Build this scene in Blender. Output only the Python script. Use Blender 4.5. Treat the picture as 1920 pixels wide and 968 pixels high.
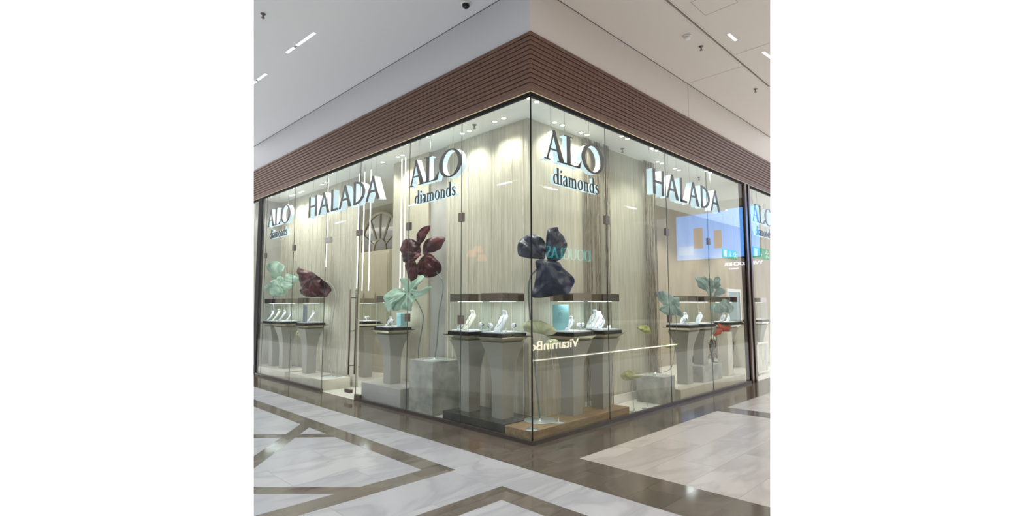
import bpy, bmesh, math, random
from mathutils import Vector, Matrix, noise
random.seed(7)
for o in list(bpy.data.objects): bpy.data.objects.remove(o)
S = bpy.context.scene
COL = S.collection

# ------------------------------------------------------------------ camera
FPX, PIT, ROL, YAW = 971.5538, 0.0905, -0.0021, 0.7807
CAM = Vector((-4.3512, -3.9977, 1.55))
cF = Vector((math.cos(YAW)*math.cos(PIT), math.sin(YAW)*math.cos(PIT), math.sin(PIT)))
cR0 = Vector((math.sin(YAW), -math.cos(YAW), 0)); cU0 = cR0.cross(cF)
cR = cR0*math.cos(ROL) + cU0*math.sin(ROL); cU = -cR0*math.sin(ROL) + cU0*math.cos(ROL)
cd = bpy.data.cameras.new('camera'); cam = bpy.data.objects.new('camera', cd); COL.objects.link(cam)
m = Matrix((cR, cU, -cF)).transposed().to_4x4(); m.translation = CAM
cam.matrix_world = m
cd.sensor_fit = 'HORIZONTAL'; cd.sensor_width = 36; cd.lens = FPX*36/1920; cd.clip_end = 200
S.camera = cam
S.cycles.transparent_max_bounces = 32

# ------------------------------------------------------------------ world, exposure
S.view_settings.view_transform = 'Standard'; S.view_settings.look = 'None'
S.view_settings.exposure = 0.38; S.view_settings.gamma = 1; S.view_settings.use_curve_mapping = False
W = bpy.data.worlds.new('world'); S.world = W; W.use_nodes = True
W.node_tree.nodes['Background'].inputs[0].default_value = (1, 1, 1, 1)
W.node_tree.nodes['Background'].inputs[1].default_value = 1.05
# light of the mall concourses: cool on the left one, warm on the right one
def lamp(name, kind, loc, energy, color, size=.1, rot=(0, 0, 0), parent=None, size_y=None, spot=None):
    l = bpy.data.lights.new(name, kind); l.energy = energy; l.color = color
    if kind == 'AREA':
        l.size = size
        if size_y: l.shape = 'RECTANGLE'; l.size_y = size_y
    else: l.shadow_soft_size = size
    if spot: l.spot_size = spot; l.spot_blend = .6
    o = bpy.data.objects.new(name, l); COL.objects.link(o); o.location = loc; o.rotation_euler = rot
    if parent: o.parent = parent
    return o
COOL = (.80, .88, 1.0); WARM = (1.0, .76, .57)
E_COOL, E_WARM, E_SHOW, E_STORE = 108, 92, 22, 110
for y in (-3.2, 2.6, 7.6, 12.6, 18.6): lamp('concourse_lamp', 'AREA', (-7 if y > 0 else -3.2, y, 5.41), E_COOL*(1 if y > 0 else .55), COOL, .1, size_y=.6)
for x in (-2, 3.6, 8.6, 13.6): lamp('concourse_lamp', 'AREA', (x, -7 if x > 0 else -3.8, 5.41), E_WARM*(1 if x > 0 else .55), WARM, .6, size_y=.1)

# ------------------------------------------------------------------ helpers
def at(px, py, ax, val):                 # the point seen at a photo pixel on a world plane
    d = cF*FPX + cR*(px-959.5) - cU*(py-484)
    i = 'xyz'.index(ax); t = (val-CAM[i])/d[i]
    return CAM + d*t
NRM = [None]                             # way the bloom turns; None: towards the passer-by at the corner
def onto(px, py, P0):                    # the same on the upright plane through P0 that faces the camera
    d = cF*FPX + cR*(px-959.5) - cU*(py-484)
    n = Vector((*NRM[0], 0)).normalized() if NRM[0] else Vector((P0[0]-CAM.x, P0[1]-CAM.y, 0)).normalized()
    t = (Vector(P0)-CAM).dot(n)/d.dot(n)
    return CAM + d*t

def mat(name, color, rough=.5, metal=0, emit=None, es=0, spec=.5, coat=0, trans=0):
    M = bpy.data.materials.new(name); M.use_nodes = True
    b = M.node_tree.nodes['Principled BSDF']
    b.inputs['Base Color'].default_value = (*color, 1); b.inputs['Roughness'].default_value = rough
    b.inputs['Metallic'].default_value = metal; b.inputs['Specular IOR Level'].default_value = spec
    b.inputs['Coat Weight'].default_value = coat
    if emit: b.inputs['Emission Color'].default_value = (*emit, 1); b.inputs['Emission Strength'].default_value = es
    return M
def noisy(M, c1, c2, scale=(1, 1, 1), ns=3, detail=6, lo=.35, hi=.65, dist=0, bump=0, third=None):
    nt = M.node_tree; N = nt.nodes; L = nt.links; b = N['Principled BSDF']
    tc = N.new('ShaderNodeTexCoord'); mp = N.new('ShaderNodeMapping'); mp.inputs['Scale'].default_value = scale
    nz = N.new('ShaderNodeTexNoise'); nz.inputs['Scale'].default_value = ns; nz.inputs['Detail'].default_value = detail
    nz.inputs['Distortion'].default_value = dist
    cr = N.new('ShaderNodeValToRGB'); e = cr.color_ramp.elements
    e[0].position = lo; e[0].color = (*c1, 1); e[1].position = hi; e[1].color = (*c2, 1)
    if third: k = e.new(third[0]); k.color = (*third[1], 1)
    L.new(tc.outputs['Object'], mp.inputs[0]); L.new(mp.outputs[0], nz.inputs[0])
    L.new(nz.outputs[0], cr.inputs[0]); L.new(cr.outputs[0], b.inputs['Base Color'])
    if bump:
        bp = N.new('ShaderNodeBump'); bp.inputs['Strength'].default_value = bump; bp.inputs['Distance'].default_value = .02
        L.new(nz.outputs[0], bp.inputs['Height']); L.new(bp.outputs[0], b.inputs['Normal'])
    return M
def tiles(M, base1, base2, vein, tile, rot=0, amount=.5, lines=.004):
    """polished marble laid in slabs: every slab its own shade, streaky veins"""
    nt = M.node_tree; N = nt.nodes; L = nt.links; b = N['Principled BSDF']
    tc = N.new('ShaderNodeTexCoord'); mp = N.new('ShaderNodeMapping'); mp.inputs['Rotation'].default_value = (0, 0, rot)
    L.new(tc.outputs['Object'], mp.inputs[0])
    bk = N.new('ShaderNodeTexBrick'); bk.inputs['Scale'].default_value = 1; bk.inputs['Brick Width'].default_value = tile[0]
    bk.inputs['Row Height'].default_value = tile[1]; bk.inputs['Mortar Size'].default_value = lines; bk.offset = .5
    bk.inputs['Color1'].default_value = (*base1, 1); bk.inputs['Color2'].default_value = (*base2, 1)
    bk.inputs['Mortar'].default_value = (*[c*.90 for c in base1], 1); bk.inputs['Mortar Smooth'].default_value = .3
    L.new(mp.outputs[0], bk.inputs['Vector'])
    # shift the vein pattern from slab to slab
    vm = N.new('ShaderNodeVectorMath'); vm.operation = 'MULTIPLY_ADD'; vm.inputs[1].default_value = (31, 17, 9)
    L.new(bk.outputs['Color'], vm.inputs[0]); L.new(mp.outputs[0], vm.inputs[2])
    m2 = N.new('ShaderNodeMapping'); m2.inputs['Scale'].default_value = (.45, 1.1, 1); m2.inputs['Rotation'].default_value = (0, 0, .35)
    L.new(vm.outputs[0], m2.inputs[0])
    nz = N.new('ShaderNodeTexNoise'); nz.inputs['Scale'].default_value = 1.3; nz.inputs['Detail'].default_value = 9
    nz.inputs['Distortion'].default_value = 1.1; L.new(m2.outputs[0], nz.inputs[0])
    cr = N.new('ShaderNodeValToRGB'); e = cr.color_ramp.elements
    e[0].position = .44; e[0].color = (0, 0, 0, 1); e[1].position = .5; e[1].color = (1, 1, 1, 1)
    k = e.new(.60); k.color = (.15, .15, .15, 1)
    L.new(nz.outputs[0], cr.inputs[0])
    mm = N.new('ShaderNodeMath'); mm.operation = 'MULTIPLY'; mm.inputs[1].default_value = amount; L.new(cr.outputs[0], mm.inputs[0])
    mx = N.new('ShaderNodeMix'); mx.data_type = 'RGBA'; mx.inputs['B'].default_value = (*vein, 1)
    L.new(mm.outputs[0], mx.inputs['Factor']); L.new(bk.outputs['Color'], mx.inputs['A']); L.new(mx.outputs['Result'], b.inputs['Base Color'])
    return M
def glassmat(name, tint, ior=1.45, boost=1.0):
    M = bpy.data.materials.new(name); M.use_nodes = True; nt = M.node_tree; N = nt.nodes; L = nt.links
    N.remove(N['Principled BSDF']); out = N['Material Output']
    t = N.new('ShaderNodeBsdfTransparent'); t.inputs[0].default_value = (*tint, 1)
    g = N.new('ShaderNodeBsdfGlossy'); g.inputs['Roughness'].default_value = 0.0
    f = N.new('ShaderNodeFresnel'); f.inputs[0].default_value = ior
    mu = N.new('ShaderNodeMath'); mu.operation = 'MULTIPLY'; mu.inputs[1].default_value = boost; mu.use_clamp = True
    x = N.new('ShaderNodeMixShader')
    gm = N.new('ShaderNodeNewGeometry'); sb = N.new('ShaderNodeMath'); sb.operation = 'SUBTRACT'; sb.inputs[0].default_value = 1
    L.new(gm.outputs['Backfacing'], sb.inputs[1]); mb_ = N.new('ShaderNodeMath'); mb_.operation = 'MULTIPLY'
    L.new(f.outputs[0], mu.inputs[0]); L.new(mu.outputs[0], mb_.inputs[0]); L.new(sb.outputs[0], mb_.inputs[1]); L.new(mb_.outputs[0], x.inputs[0]); L.new(t.outputs[0], x.inputs[1]); L.new(g.outputs[0], x.inputs[2])
    L.new(x.outputs[0], out.inputs[0]); return M

class MB:
    def __init__(s): s.v = []; s.f = []; s.sm = []
    def add(s, vs, fs, smooth=False):
        k = len(s.v); s.v += [tuple(v) for v in vs]; s.f += [tuple(i+k for i in f) for f in fs]; s.sm += [smooth]*len(fs); return s
    def box(s, a, b):
        x0, y0, z0 = a; x1, y1, z1 = b
        return s.add([(x0,y0,z0),(x1,y0,z0),(x1,y1,z0),(x0,y1,z0),(x0,y0,z1),(x1,y0,z1),(x1,y1,z1),(x0,y1,z1)],
                     [(0,3,2,1),(4,5,6,7),(0,1,5,4),(1,2,6,5),(2,3,7,6),(3,0,4,7)])
    def cbox(s, c, h): return s.box([c[i]-h[i] for i in range(3)], [c[i]+h[i] for i in range(3)])
    def prism(s, poly, y0, y1):          # polygon in local x,z extruded along y
        n = len(poly); vs = [(x, y0, z) for x, z in poly] + [(x, y1, z) for x, z in poly]
        return s.add(vs, [tuple(range(n)), tuple(range(2*n-1, n-1, -1))] + [(i, i+n, (i+1) % n+n, (i+1) % n) for i in range(n)])
    def loft(s, rings, smooth=True, cap=True):
        n = len(rings[0]); vs = [p for r in rings for p in r]; fs = []
        for j in range(len(rings)-1):
            for i in range(n): fs.append((j*n+i, j*n+(i+1) % n, (j+1)*n+(i+1) % n, (j+1)*n+i))
        k = len(s.v); s.add(vs, fs, smooth)
        if cap: s.add(rings[0], [tuple(range(n-1, -1, -1))]); s.add(rings[-1], [tuple(range(n))])
        return s
    def lathe(s, prof, c=(0, 0, 0), n=24, smooth=True):
        return s.loft([[(c[0]+r*math.cos(2*math.pi*i/n), c[1]+r*math.sin(2*math.pi*i/n), c[2]+z) for i in range(n)] for r, z in prof], smooth)
    def square(s, prof, c=(0, 0, 0)):
        return s.loft([[(c[0]+a*r, c[1]+b*r, c[2]+z) for a, b in ((-1,-1),(1,-1),(1,1),(-1,1))] for r, z in prof], False)
    def tube(s, pts, r, n=8):
        pts = [Vector(p) for p in pts]; rings = []
        for i, p in enumerate(pts):
            t = (pts[min(i+1, len(pts)-1)]-pts[max(i-1, 0)]).normalized()
            u = t.cross(Vector((0, 0, 1)) if abs(t.z) < .95 else Vector((1, 0, 0))).normalized(); w = t.cross(u)
            rr = r(i/(len(pts)-1)) if callable(r) else r
            rings.append([tuple(p+u*rr*math.cos(2*math.pi*k/n)+w*rr*math.sin(2*math.pi*k/n)) for k in range(n)])
        return s.loft(rings)
    def build(s, name, M, parent=None, bevel=0, solid=0):
        me = bpy.data.meshes.new(name); me.from_pydata(s.v, [], s.f)
        for p, q in zip(me.polygons, s.sm): p.use_smooth = q
        b = bmesh.new(); b.from_mesh(me); bmesh.ops.remove_doubles(b, verts=b.verts, dist=1e-6)
        bmesh.ops.recalc_face_normals(b, faces=b.faces); b.to_mesh(me); b.free()
        me.materials.append(M); o = bpy.data.objects.new(name, me); COL.objects.link(o)
        if parent: o.parent = parent
        if bevel:
            k = o.modifiers.new('b', 'BEVEL'); k.width = bevel; k.segments = 2; k.limit_method = 'ANGLE'
        if solid:
            k = o.modifiers.new('s', 'SOLIDIFY'); k.thickness = solid; k.offset = 0
        return o
def tag(o, label, cat, group=None, kind=None):
    o['label'] = label; o['category'] = cat
    if group: o['group'] = group
    if kind: o['kind'] = kind
    return o
def thing(name, label, cat, loc=(0, 0, 0), rz=0, group=None):
    o = bpy.data.objects.new(name, None); COL.objects.link(o); o.location = loc; o.rotation_euler = (0, 0, rz)
    o.empty_display_size = .1
    return tag(o, label, cat, group)
def struct(name, mb, M, parent=None, label=None, **k):
    o = mb.build(name, M, parent, **k); o['kind'] = 'structure'
    if label: o['label'] = label
    return o
# the photograph covers the place only between these two view planes; shell pieces end there
def side_plane(px):
    a = cF*FPX + cR*(px-959.5) - cU*300; b = cF*FPX + cR*(px-959.5) + cU*300
    return a.cross(b).normalized()
nL = side_plane(475); nL = nL if nL.dot(cF) > 0 else -nL
nR = side_plane(1444); nR = nR if nR.dot(cF) > 0 else -nR
def trim(o, left=True, right=True):
    b = bmesh.new(); b.from_mesh(o.data); mw = o.matrix_world.copy()
    if o.parent: mw = o.parent.matrix_world @ o.matrix_local
    else: mw = o.matrix_basis.copy()
    inv = mw.inverted(); 
    for on, n in ((left, nL), (right, nR)):
        if not on: continue
        pc = inv @ CAM; pn = (mw.to_3x3().transposed() @ n).normalized()
        g = b.verts[:]+b.edges[:]+b.faces[:]
        r = bmesh.ops.bisect_plane(b, geom=g, plane_co=pc, plane_no=pn, clear_inner=True, dist=1e-5)
        ed = [e for e in r['geom_cut'] if isinstance(e, bmesh.types.BMEdge)]
        if ed: bmesh.ops.holes_fill(b, edges=ed)
    b.to_mesh(o.data); b.free(); return o

def trim_tree(t):
    bpy.context.view_layer.update()
    for c_ in list(t.children_recursive):
        if c_.type != 'MESH': continue
        b_ = bmesh.new(); b_.from_mesh(c_.data); mw = c_.matrix_world; inv = mw.inverted()
        for n in (nL, nR):
            bmesh.ops.bisect_plane(b_, geom=b_.verts[:]+b_.edges[:]+b_.faces[:], plane_co=inv @ CAM, plane_no=(mw.to_3x3().transposed() @ n).normalized(), clear_inner=True)
        if len(b_.verts): b_.to_mesh(c_.data); b_.free()
        else: b_.free(); bpy.data.objects.remove(c_)

# ------------------------------------------------------------------ materials
M_white_marble = tiles(mat('white_marble', (.6, .6, .6), .24, spec=.45), (.42, .43, .46), (.49, .50, .52), (.27, .28, .31), (1.2, .6), 0, .45)
M_warm_marble = tiles(mat('marble_warm_light_tint', (.6, .6, .6), .24, spec=.45), (.43, .40, .365), (.50, .47, .435), (.30, .28, .26), (1.3, .45), 0, .42)  # white marble carrying the warm concourse light in its colour
M_brown = tiles(mat('brown_marble', (.1, .1, .1), .10, spec=.5), (.085, .069, .053), (.125, .104, .083), (.20, .175, .15), (.62, .32), 0, .35, .003)
M_brown2 = tiles(mat('brown_marble_band', (.1, .1, .1), .10, spec=.5), (.105, .090, .074), (.165, .145, .122), (.28, .25, .22), (.6, .2), 0, .4, .003)
M_ceil_cool = mat('ceiling_cool_light_tint', (.72, .74, .76), .9)  # white ceiling with the cool concourse light mixed into its colour
M_ceil_warm = mat('ceiling_warm_light_tint', (.70, .65, .60), .9)  # same white ceiling, here the warm concourse light is mixed in
M_dark = mat('dark_gap', (.02, .02, .02), .8)
M_wood = noisy(mat('walnut_slats', (.1, .05, .03), .45), (.100, .048, .030), (.185, .098, .066), (1.5, 1.5, 14), 5, 8, .3, .7)
M_wood_in = noisy(mat('walnut_groove', (.03, .015, .01), .8), (.020, .011, .008), (.035, .02, .014), (1, 1, 10), 4)
M_gold = mat('champagne_metal', (.50, .41, .27), .3, 1)
M_bronze = mat('dark_bronze', (.17, .14, .12), .4, .6)
M_black = mat('black_seal', (.004, .004, .005), .9)
M_glass = glassmat('shop_glass', (.965, .978, .962), 1.45, .85)
M_case = glassmat('case_glass', (.97, .985, .98), 1.3, .9)
M_showceil = mat('store_ceiling', (.80, .82, .80), .8)
M_curtain = noisy(mat('travertine_cloth', (.6, .58, .48), .8), (.45, .43, .34), (.62, .60, .51), (9, 9, .45), 4, 9, .30, .70, .6, .08)
M_panelgrey = noisy(mat('grey_panel', (.5, .5, .47), .7), (.40, .40, .37), (.46, .46, .43), (3, 3, 1), 2)
M_panelwood = noisy(mat('pale_wood_panel', (.6, .56, .42), .6), (.46, .43, .33), (.56, .535, .43), (22, 22, .8), 4, 6, .35, .65, .2)
M_strand = noisy(mat('ivory_strands', (.7, .66, .5), .6), (.60, .57, .45), (.84, .82, .73), (9, 9, 1.5), 6, 4)
M_strand_dk = noisy(mat('umber_strands', (.2, .17, .13), .6), (.13, .11, .09), (.38, .34, .27), (9, 9, 1.5), 6, 4)
M_storefloor = mat('store_floor', (.80, .80, .76), .12)
M_pale = noisy(mat('pale_plinth', (.66, .64, .56), .5), (.60, .58, .50), (.68, .66, .58), (1, 1, 1), 4)
M_stone = noisy(mat('mottled_stone', (.4, .4, .36), .55), (.25, .265, .25), (.47, .48, .43), (1, 1, 1), 5, 8, .3, .7, .6, .1)
M_greyp = mat('grey_lacquer', (.30, .31, .30), .25)
M_darkp = noisy(mat('dark_plinth', (.08, .085, .08), .2), (.060, .065, .062), (.10, .105, .10), (1, 1, 1), 3)
M_oak = noisy(mat('oak_plinth', (.35, .24, .15), .45), (.27, .185, .105), (.40, .30, .19), (1.2, 9, 9), 3, 6)
M_column = mat('putty_column', (.33, .33, .29), .5)
M_tray = mat('black_tray', (.008, .008, .009), .2)
M_mirror = mat('champagne_mirror', (.74, .72, .60), .10, .85)
M_cap = mat('dark_mirror', (.45, .42, .39), .04, 1)
M_velvet = mat('white_velvet', (.85, .87, .92), .8)
M_cream = mat('cream_velvet', (.86, .84, .70), .8)
M_silver = mat('silver_jewellery', (.75, .77, .80), .15, 1)
M_darkjewel = mat('dark_stones', (.04, .045, .06), .15, .5)
M_teal_card = mat('aqua_card', (.25, .52, .55), .6)
M_aqua = mat('aqua_box', (.36, .66, .70), .5)
M_letter = mat('letter_face', (.045, .04, .04), .35, .4)
M_halo = mat('lit_acrylic', (.55, .66, .72), .4, emit=(.66, .88, 1.0), es=.42)
M_sat_burg = noisy(mat('burgundy_satin', (.1, .01, .02), .36, spec=.45), (.028, .001, .0045), (.080, .003, .009), (1, 1, 1), 5, 3)
M_sat_navy = noisy(mat('navy_satin', (.01, .02, .05), .36, spec=.6), (.007, .014, .038), (.020, .034, .080), (1, 1, 1), 5, 3)
M_sat_mint = noisy(mat('mint_satin', (.4, .6, .48), .42), (.33, .52, .41), (.50, .70, .57), (1, 1, 1), 5, 3)
M_sat_teal = noisy(mat('teal_satin', (.15, .25, .25), .42), (.13, .21, .21), (.30, .42, .40), (1, 1, 1), 5, 3)
M_sat_orange = mat('rust_satin', (.42, .07, .03), .5)
M_leaf = noisy(mat('lime_satin', (.4, .42, .15), .5), (.30, .33, .10), (.50, .52, .22), (1, 1, 1), 9)
M_leaf_pale = noisy(mat('pale_leaf', (.45, .5, .33), .5), (.40, .46, .28), (.55, .60, .42), (1, 1, 1), 9)
M_stem = mat('grey_stem', (.22, .26, .25), .35, .4)
M_disc = mat('steel_base', (.55, .62, .62), .25, .5)
M_wire = mat('fine_wire', (.5, .5, .48), .3, .8)
M_lamp = mat('lamp_lens', (1, 1, 1), .5, emit=(1, .98, .92), es=14)
M_tubelight = mat('tube_light', (1, 1, 1), .5, emit=(1, .97, .95), es=2.2)
M_ring = mat('white_trim', (.8, .8, .78), .5)
M_camera = mat('camera_dome', (.01, .01, .012), .1)
M_brownwall = noisy(mat('taupe_wall', (.35, .29, .22), .6), (.40, .345, .26), (.47, .41, .32), (1, 1, .3), 3)
M_iron = mat('wrought_iron', (.015, .014, .014), .5)
M_tabletop = mat('pale_table_top', (.55, .50, .38), .4)

# ------------------------------------------------------------------ floor
Z5, ZG, ZW, ZI = 5.429, 4.036, 4.796, 4.085
fl = MB().box((-4.6, -4.6, -.08), (0, 12, 0)).box((0, -4.6, -.08), (13, -0.0, 0))
b = MB().box((-4.6, -4.6, -.08), (-.03, 12, 0)); trim(struct('floor', b, M_white_marble, label='white marble concourse floor left of the shop corner'))
b = MB().box((-.03, -4.6, -.08), (13, -.67, 0)); trim(struct('floor', b, M_warm_marble, label='warm light tinted white marble concourse floor right of the shop corner'))
b = MB().box((-.03, -.67, -.08), (13, .0, 0)); trim(struct('floor', b, M_brown, label='brown marble border along the right shop front'))
b = MB().box((-.65, 0, 0), (-.0, 13, .0015)).box((-.65, -4.6, 0), (-.03, 0, .0015)); trim(struct('trim_1', b, M_brown, label='brown marble border band'))
b = MB().box((3.27, -4.6, 0), (3.63, -.67, .0015)); trim(struct('trim_2', b, M_brown, label='brown marble cross band'))
BZ = [.0014]
def band(mb, p, q, w):                   # a straight inlay strip between two floor points
    p = Vector((*p, 0)); q = Vector((*q, 0)); n = (q-p).cross(Vector((0, 0, 1))).normalized()*w/2
    v = [p-n, q-n, q+n, p+n]; BZ[0] -= .0002; return mb.add([tuple(a+Vector((0, 0, z))) for z in (0, BZ[0]) for a in v], [(0,3,2,1),(4,5,6,7),(0,1,5,4),(1,2,6,5),(2,3,7,6),(3,0,4,7)])
b = MB()
b.box((-1.36, .16, 0), (-1.14, 9, .0016)); b.box((-3.6, -.06, 0), (-1.14, .16, .0016))
b.box((-1.36, -4.6, 0), (-1.14, -.91, .0016)); b.box((-3.6, -.91, 0), (-1.14, -.69, .0016))
def fp(x, y): p = at(x, y, 'z', 0); return (p.x, p.y)
def mid(a, b_): return ((a[0]+b_[0])/2, (a[1]+b_[1])/2)
for A, B_, C_, D in [((400,816.4),(400,821.9),(636,814.2),(655,819)), ((572,790.5),(585,796.3),(440,883),(440,902)), ((380,914.6),(380,925.5),(711,914.3),(690,925.2)),
                     ((430,756.5),(430,762.5),(480,756.5),(500,762.5))]:
    p, q = mid(fp(*A), fp(*B_)), mid(fp(*C_), fp(*D)); band(b, p, q, .17)
trim(struct('trim_3', b, M_brown2, label='brown marble inlay strips'))

# ------------------------------------------------------------------ mall ceiling, bulkhead, slat cladding
def slab(name, x0, x1, y0, y1, M, label): return trim(struct(name, MB().box((x0, y0, Z5), (x1, y1, Z5+.12)), M, label=label))
slab('ceiling', -4.6, .0, -4.6, 16, M_ceil_cool, 'cool light tinted white ceiling over the left concourse')
slab('ceiling', .0, 4.085, -.955, 0, M_ceil_warm, 'warm light tinted white ceiling panel beside the right bulkhead')
slab('ceiling', 4.095, 16, -.955, 0, M_ceil_warm, 'warm light tinted white ceiling panel at the far right bulkhead')
slab('ceiling', .0, 3.60, -4.6, -.985, M_ceil_warm, 'warm light tinted white ceiling panel with the access hatch')
slab('ceiling', 3.61, 16, -4.6, -.985, M_ceil_warm, 'warm light tinted white ceiling panel at the right edge')
trim(struct('trim_4', MB().box((0, -4.6, Z5+.03), (16, .0, Z5+.05)), M_dark, label='dark void above the ceiling joints'))
b = MB().box((0, -.935, Z5-.006), (16, -.93, Z5+.002)).box((0, -1.01, Z5-.006), (16, -1.003, Z5+.002)); trim(struct('trim_5', b, M_ceil_warm, label='ceiling channel edge'))
trim(struct('wall_left', MB().box((0, .002, ZW), (.01, 16, Z5-.012)), mat('bulkhead_cool_light_tint', (.60, .615, .64), .9), label='grey white bulkhead above the left slats'))  # cool lamp tone painted into the bulkhead colour
M_bulk = mat('bulkhead_warm_light_tint', (.68, .635, .59), .9)  # bulkhead white again, warm lamp tone painted in
b = MB().box((.0, -.0, ZW), (4.085, .002, Z5-.012)).box((4.093, 0, ZW), (16, .002, Z5-.012)); trim(struct('wall_right', b, M_bulk, label='warm light tinted white bulkhead above the right slats'))
trim(struct('trim_6', MB().box((.02, .02, ZW), (.13, 16, Z5+.02)).box((.13, .02, ZW), (16, .13, Z5+.02)), M_dark, label='dark shadow gap'))
NS = 12; z0 = ZG+.07; dz = (ZW-z0)/NS
def slats(side):
    b = MB(); g = MB()
    prof = []
    for i in range(NS):
        a = z0+i*dz; prof += [(.030, a), (.036, a+.010), (.030, a+dz*.80), (.024, a+dz*.86), (.004, a+dz*.88), (.004, a+dz)]
    rows = []
    for d, z in prof:
        if side == 'L': rows.append([(-d, -d, z), (-d, 16, z)])
        else: rows.append([(-d, -d, z), (16, -d, z)])
    vs = [p for r in rows for p in r]; b.add(vs, [(2*i, 2*i+1, 2*i+3, 2*i+2) for i in range(len(rows)-1)])
    return b
o = struct('trim_7', slats('L'), M_wood, label='brown wooden slat cladding above the left shop front'); o.data.materials.append(M_wood_in); trim(o)
o = struct('trim_8', slats('R'), M_wood, label='brown wooden slat cladding above the right shop front'); trim(o)
b = MB().box((-.0, -.0, ZG+.02), (.12, 16, ZW)).box((.12, 0, ZG+.02), (16, .12, ZW)); trim(struct('trim_9', b, M_wood_in, label='backing behind the slats'))
b = MB().box((-.034, -.034, ZG+.022), (-.0, 16, z0)).box((.0, -.034, ZG+.022), (16, -.0, z0)); trim(struct('trim_10', b, M_wood, label='flat wooden edge board'))
b = MB().box((-.026, -.026, ZG+.004), (-.006, 16, ZG+.022)).box((-.006, -.026, ZG+.004), (16, -.006, ZG+.022)); trim(struct('trim_11', b, M_gold, label='thin gold strip under the slats'))
b = MB().box((-.012, -.012, ZG-.03), (.03, 16, ZG+.022)).box((.03, -.012, ZG-.03), (16, .03, ZG+.022)); trim(struct('trim_12', b, M_black, label='black head channel of the glazing'))
b = MB().box((-.02, 5.17, 0), (.03, 16, .045)).box((-.02, -.02, 0), (.03, 3.95, .045)).box((.03, -.02, 0), (6.4, .03, .045)); trim(struct('trim_13', b, mat('sill_metal', (.13, .115, .105), .35, .6), label='dark metal floor channel of the glazing'))

# ------------------------------------------------------------------ glass fronts
WN = [0]
def pane(side, a, b_, z0_=.03, z1_=ZG-.02, label='', cl=()):
    WN[0] += 1
    T = .012; g = .004
    mb = MB().box((0, a+g, z0_), (T, b_-g, z1_)) if side == 'L' else MB().box((a+g, 0, z0_), (b_-g, T, z1_))
    o = struct('window_%d' % WN[0], mb, M_glass, label=label); trim(o)
    for u, z in cl:
        h = .045
        c = MB().box((-.014, u-h, z-h*1.3), (.026, u+h, z+h*1.3)) if side == 'L' else MB().box((u-h, -.014, z-h*1.3), (u+h, .026, z+h*1.3))
        q = c.build('clamp', M_bronze, o); q['label'] = 'small brown metal glass clamp'; trim(q)
    return o
L = [0.012, 1.26, 2.48, 3.95]
pane('L', L[0], L[1], label='left front glass pane next to the corner', cl=[(1.26, 2.71), (1.26, 1.36)])
pane('L', L[1], L[2], label='second left front glass pane from the corner', cl=[(2.48, 2.72), (2.48, 1.37)])
pane('L', L[2], L[3], label='left front glass pane beside the door')
pane('L', 3.95, 5.18, 2.78, ZG-.02, label='glass transom above the door')
pane('L', 5.18, 6.62, label='left front glass pane beyond the door', cl=[(6.6, 2.72)])
pane('L', 6.62, 8.16, label='far left front glass pane', cl=[(8.15, 2.67)])
pane('L', 8.16, 8.95, label='last glass pane of the left front')
Rr = [0.012, 1.52, 3.2, 4.7, 6.44]
pane('R', Rr[0], Rr[1], label='right front glass pane next to the corner', cl=[(1.52, 2.70)])
pane('R', Rr[1], Rr[2], label='second right front glass pane from the corner', cl=[(3.18, 2.70), (3.2, 1.33)])
pane('R', Rr[2], Rr[3], label='third right front glass pane from the corner', cl=[(4.7, 2.68)])
pane('R', Rr[3], Rr[4], label='right front glass pane beside the bronze post')
pane('R', 6.72, 9.6, label='glass pane right of the bronze post')
struct('trim_14', MB().box((-.003, -.003, .0), (.010, .010, ZG)), M_black, label='black glass corner joint')
def seam(side, u, z0_=.04, z1_=ZG-.03):
    return MB().box((.001, u-.0028, z0_), (.011, u+.0028, z1_)) if side == 'L' else MB().box((u-.0028, .001, z0_), (u+.0028, .011, z1_))
k = 15
M_seam = mat('green_glass_edge', (.03, .05, .045), .3)
for s_, u, a, c in [('L', 1.26, .04, ZG), ('L', 2.48, .04, ZG), ('L', 3.95, .04, ZG), ('L', 5.18, .04, ZG), ('L', 6.62, .04, ZG), ('L', 8.16, .04, ZG), ('R', 1.52, .04, ZG), ('R', 3.2, .04, ZG), ('R', 4.7, .04, ZG)]:
    trim(struct('trim_%d' % k, seam(s_, u, a, c), M_seam, label='thin dark glass joint')); k += 1
trim(struct('trim_%d' % k, MB().box((-.02, 8.44, 0), (.06, 8.64, ZG)), M_dark, label='dark post at the far left end of the glass front')); k += 1
# bronze post
b = MB().box((6.44, -.03, 0), (6.54, .10, ZG)).box((6.58, -.05, 0), (6.66, .10, ZG)).box((6.68, -.02, 0), (6.72, .06, ZG)).box((6.44, .0, 0), (6.72, .05, ZG))
struct('trim_%d' % k, b, mat('bronze_post', (.16, .12, .10), .25, .8), label='tall bronze door post'); k += 1
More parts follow.
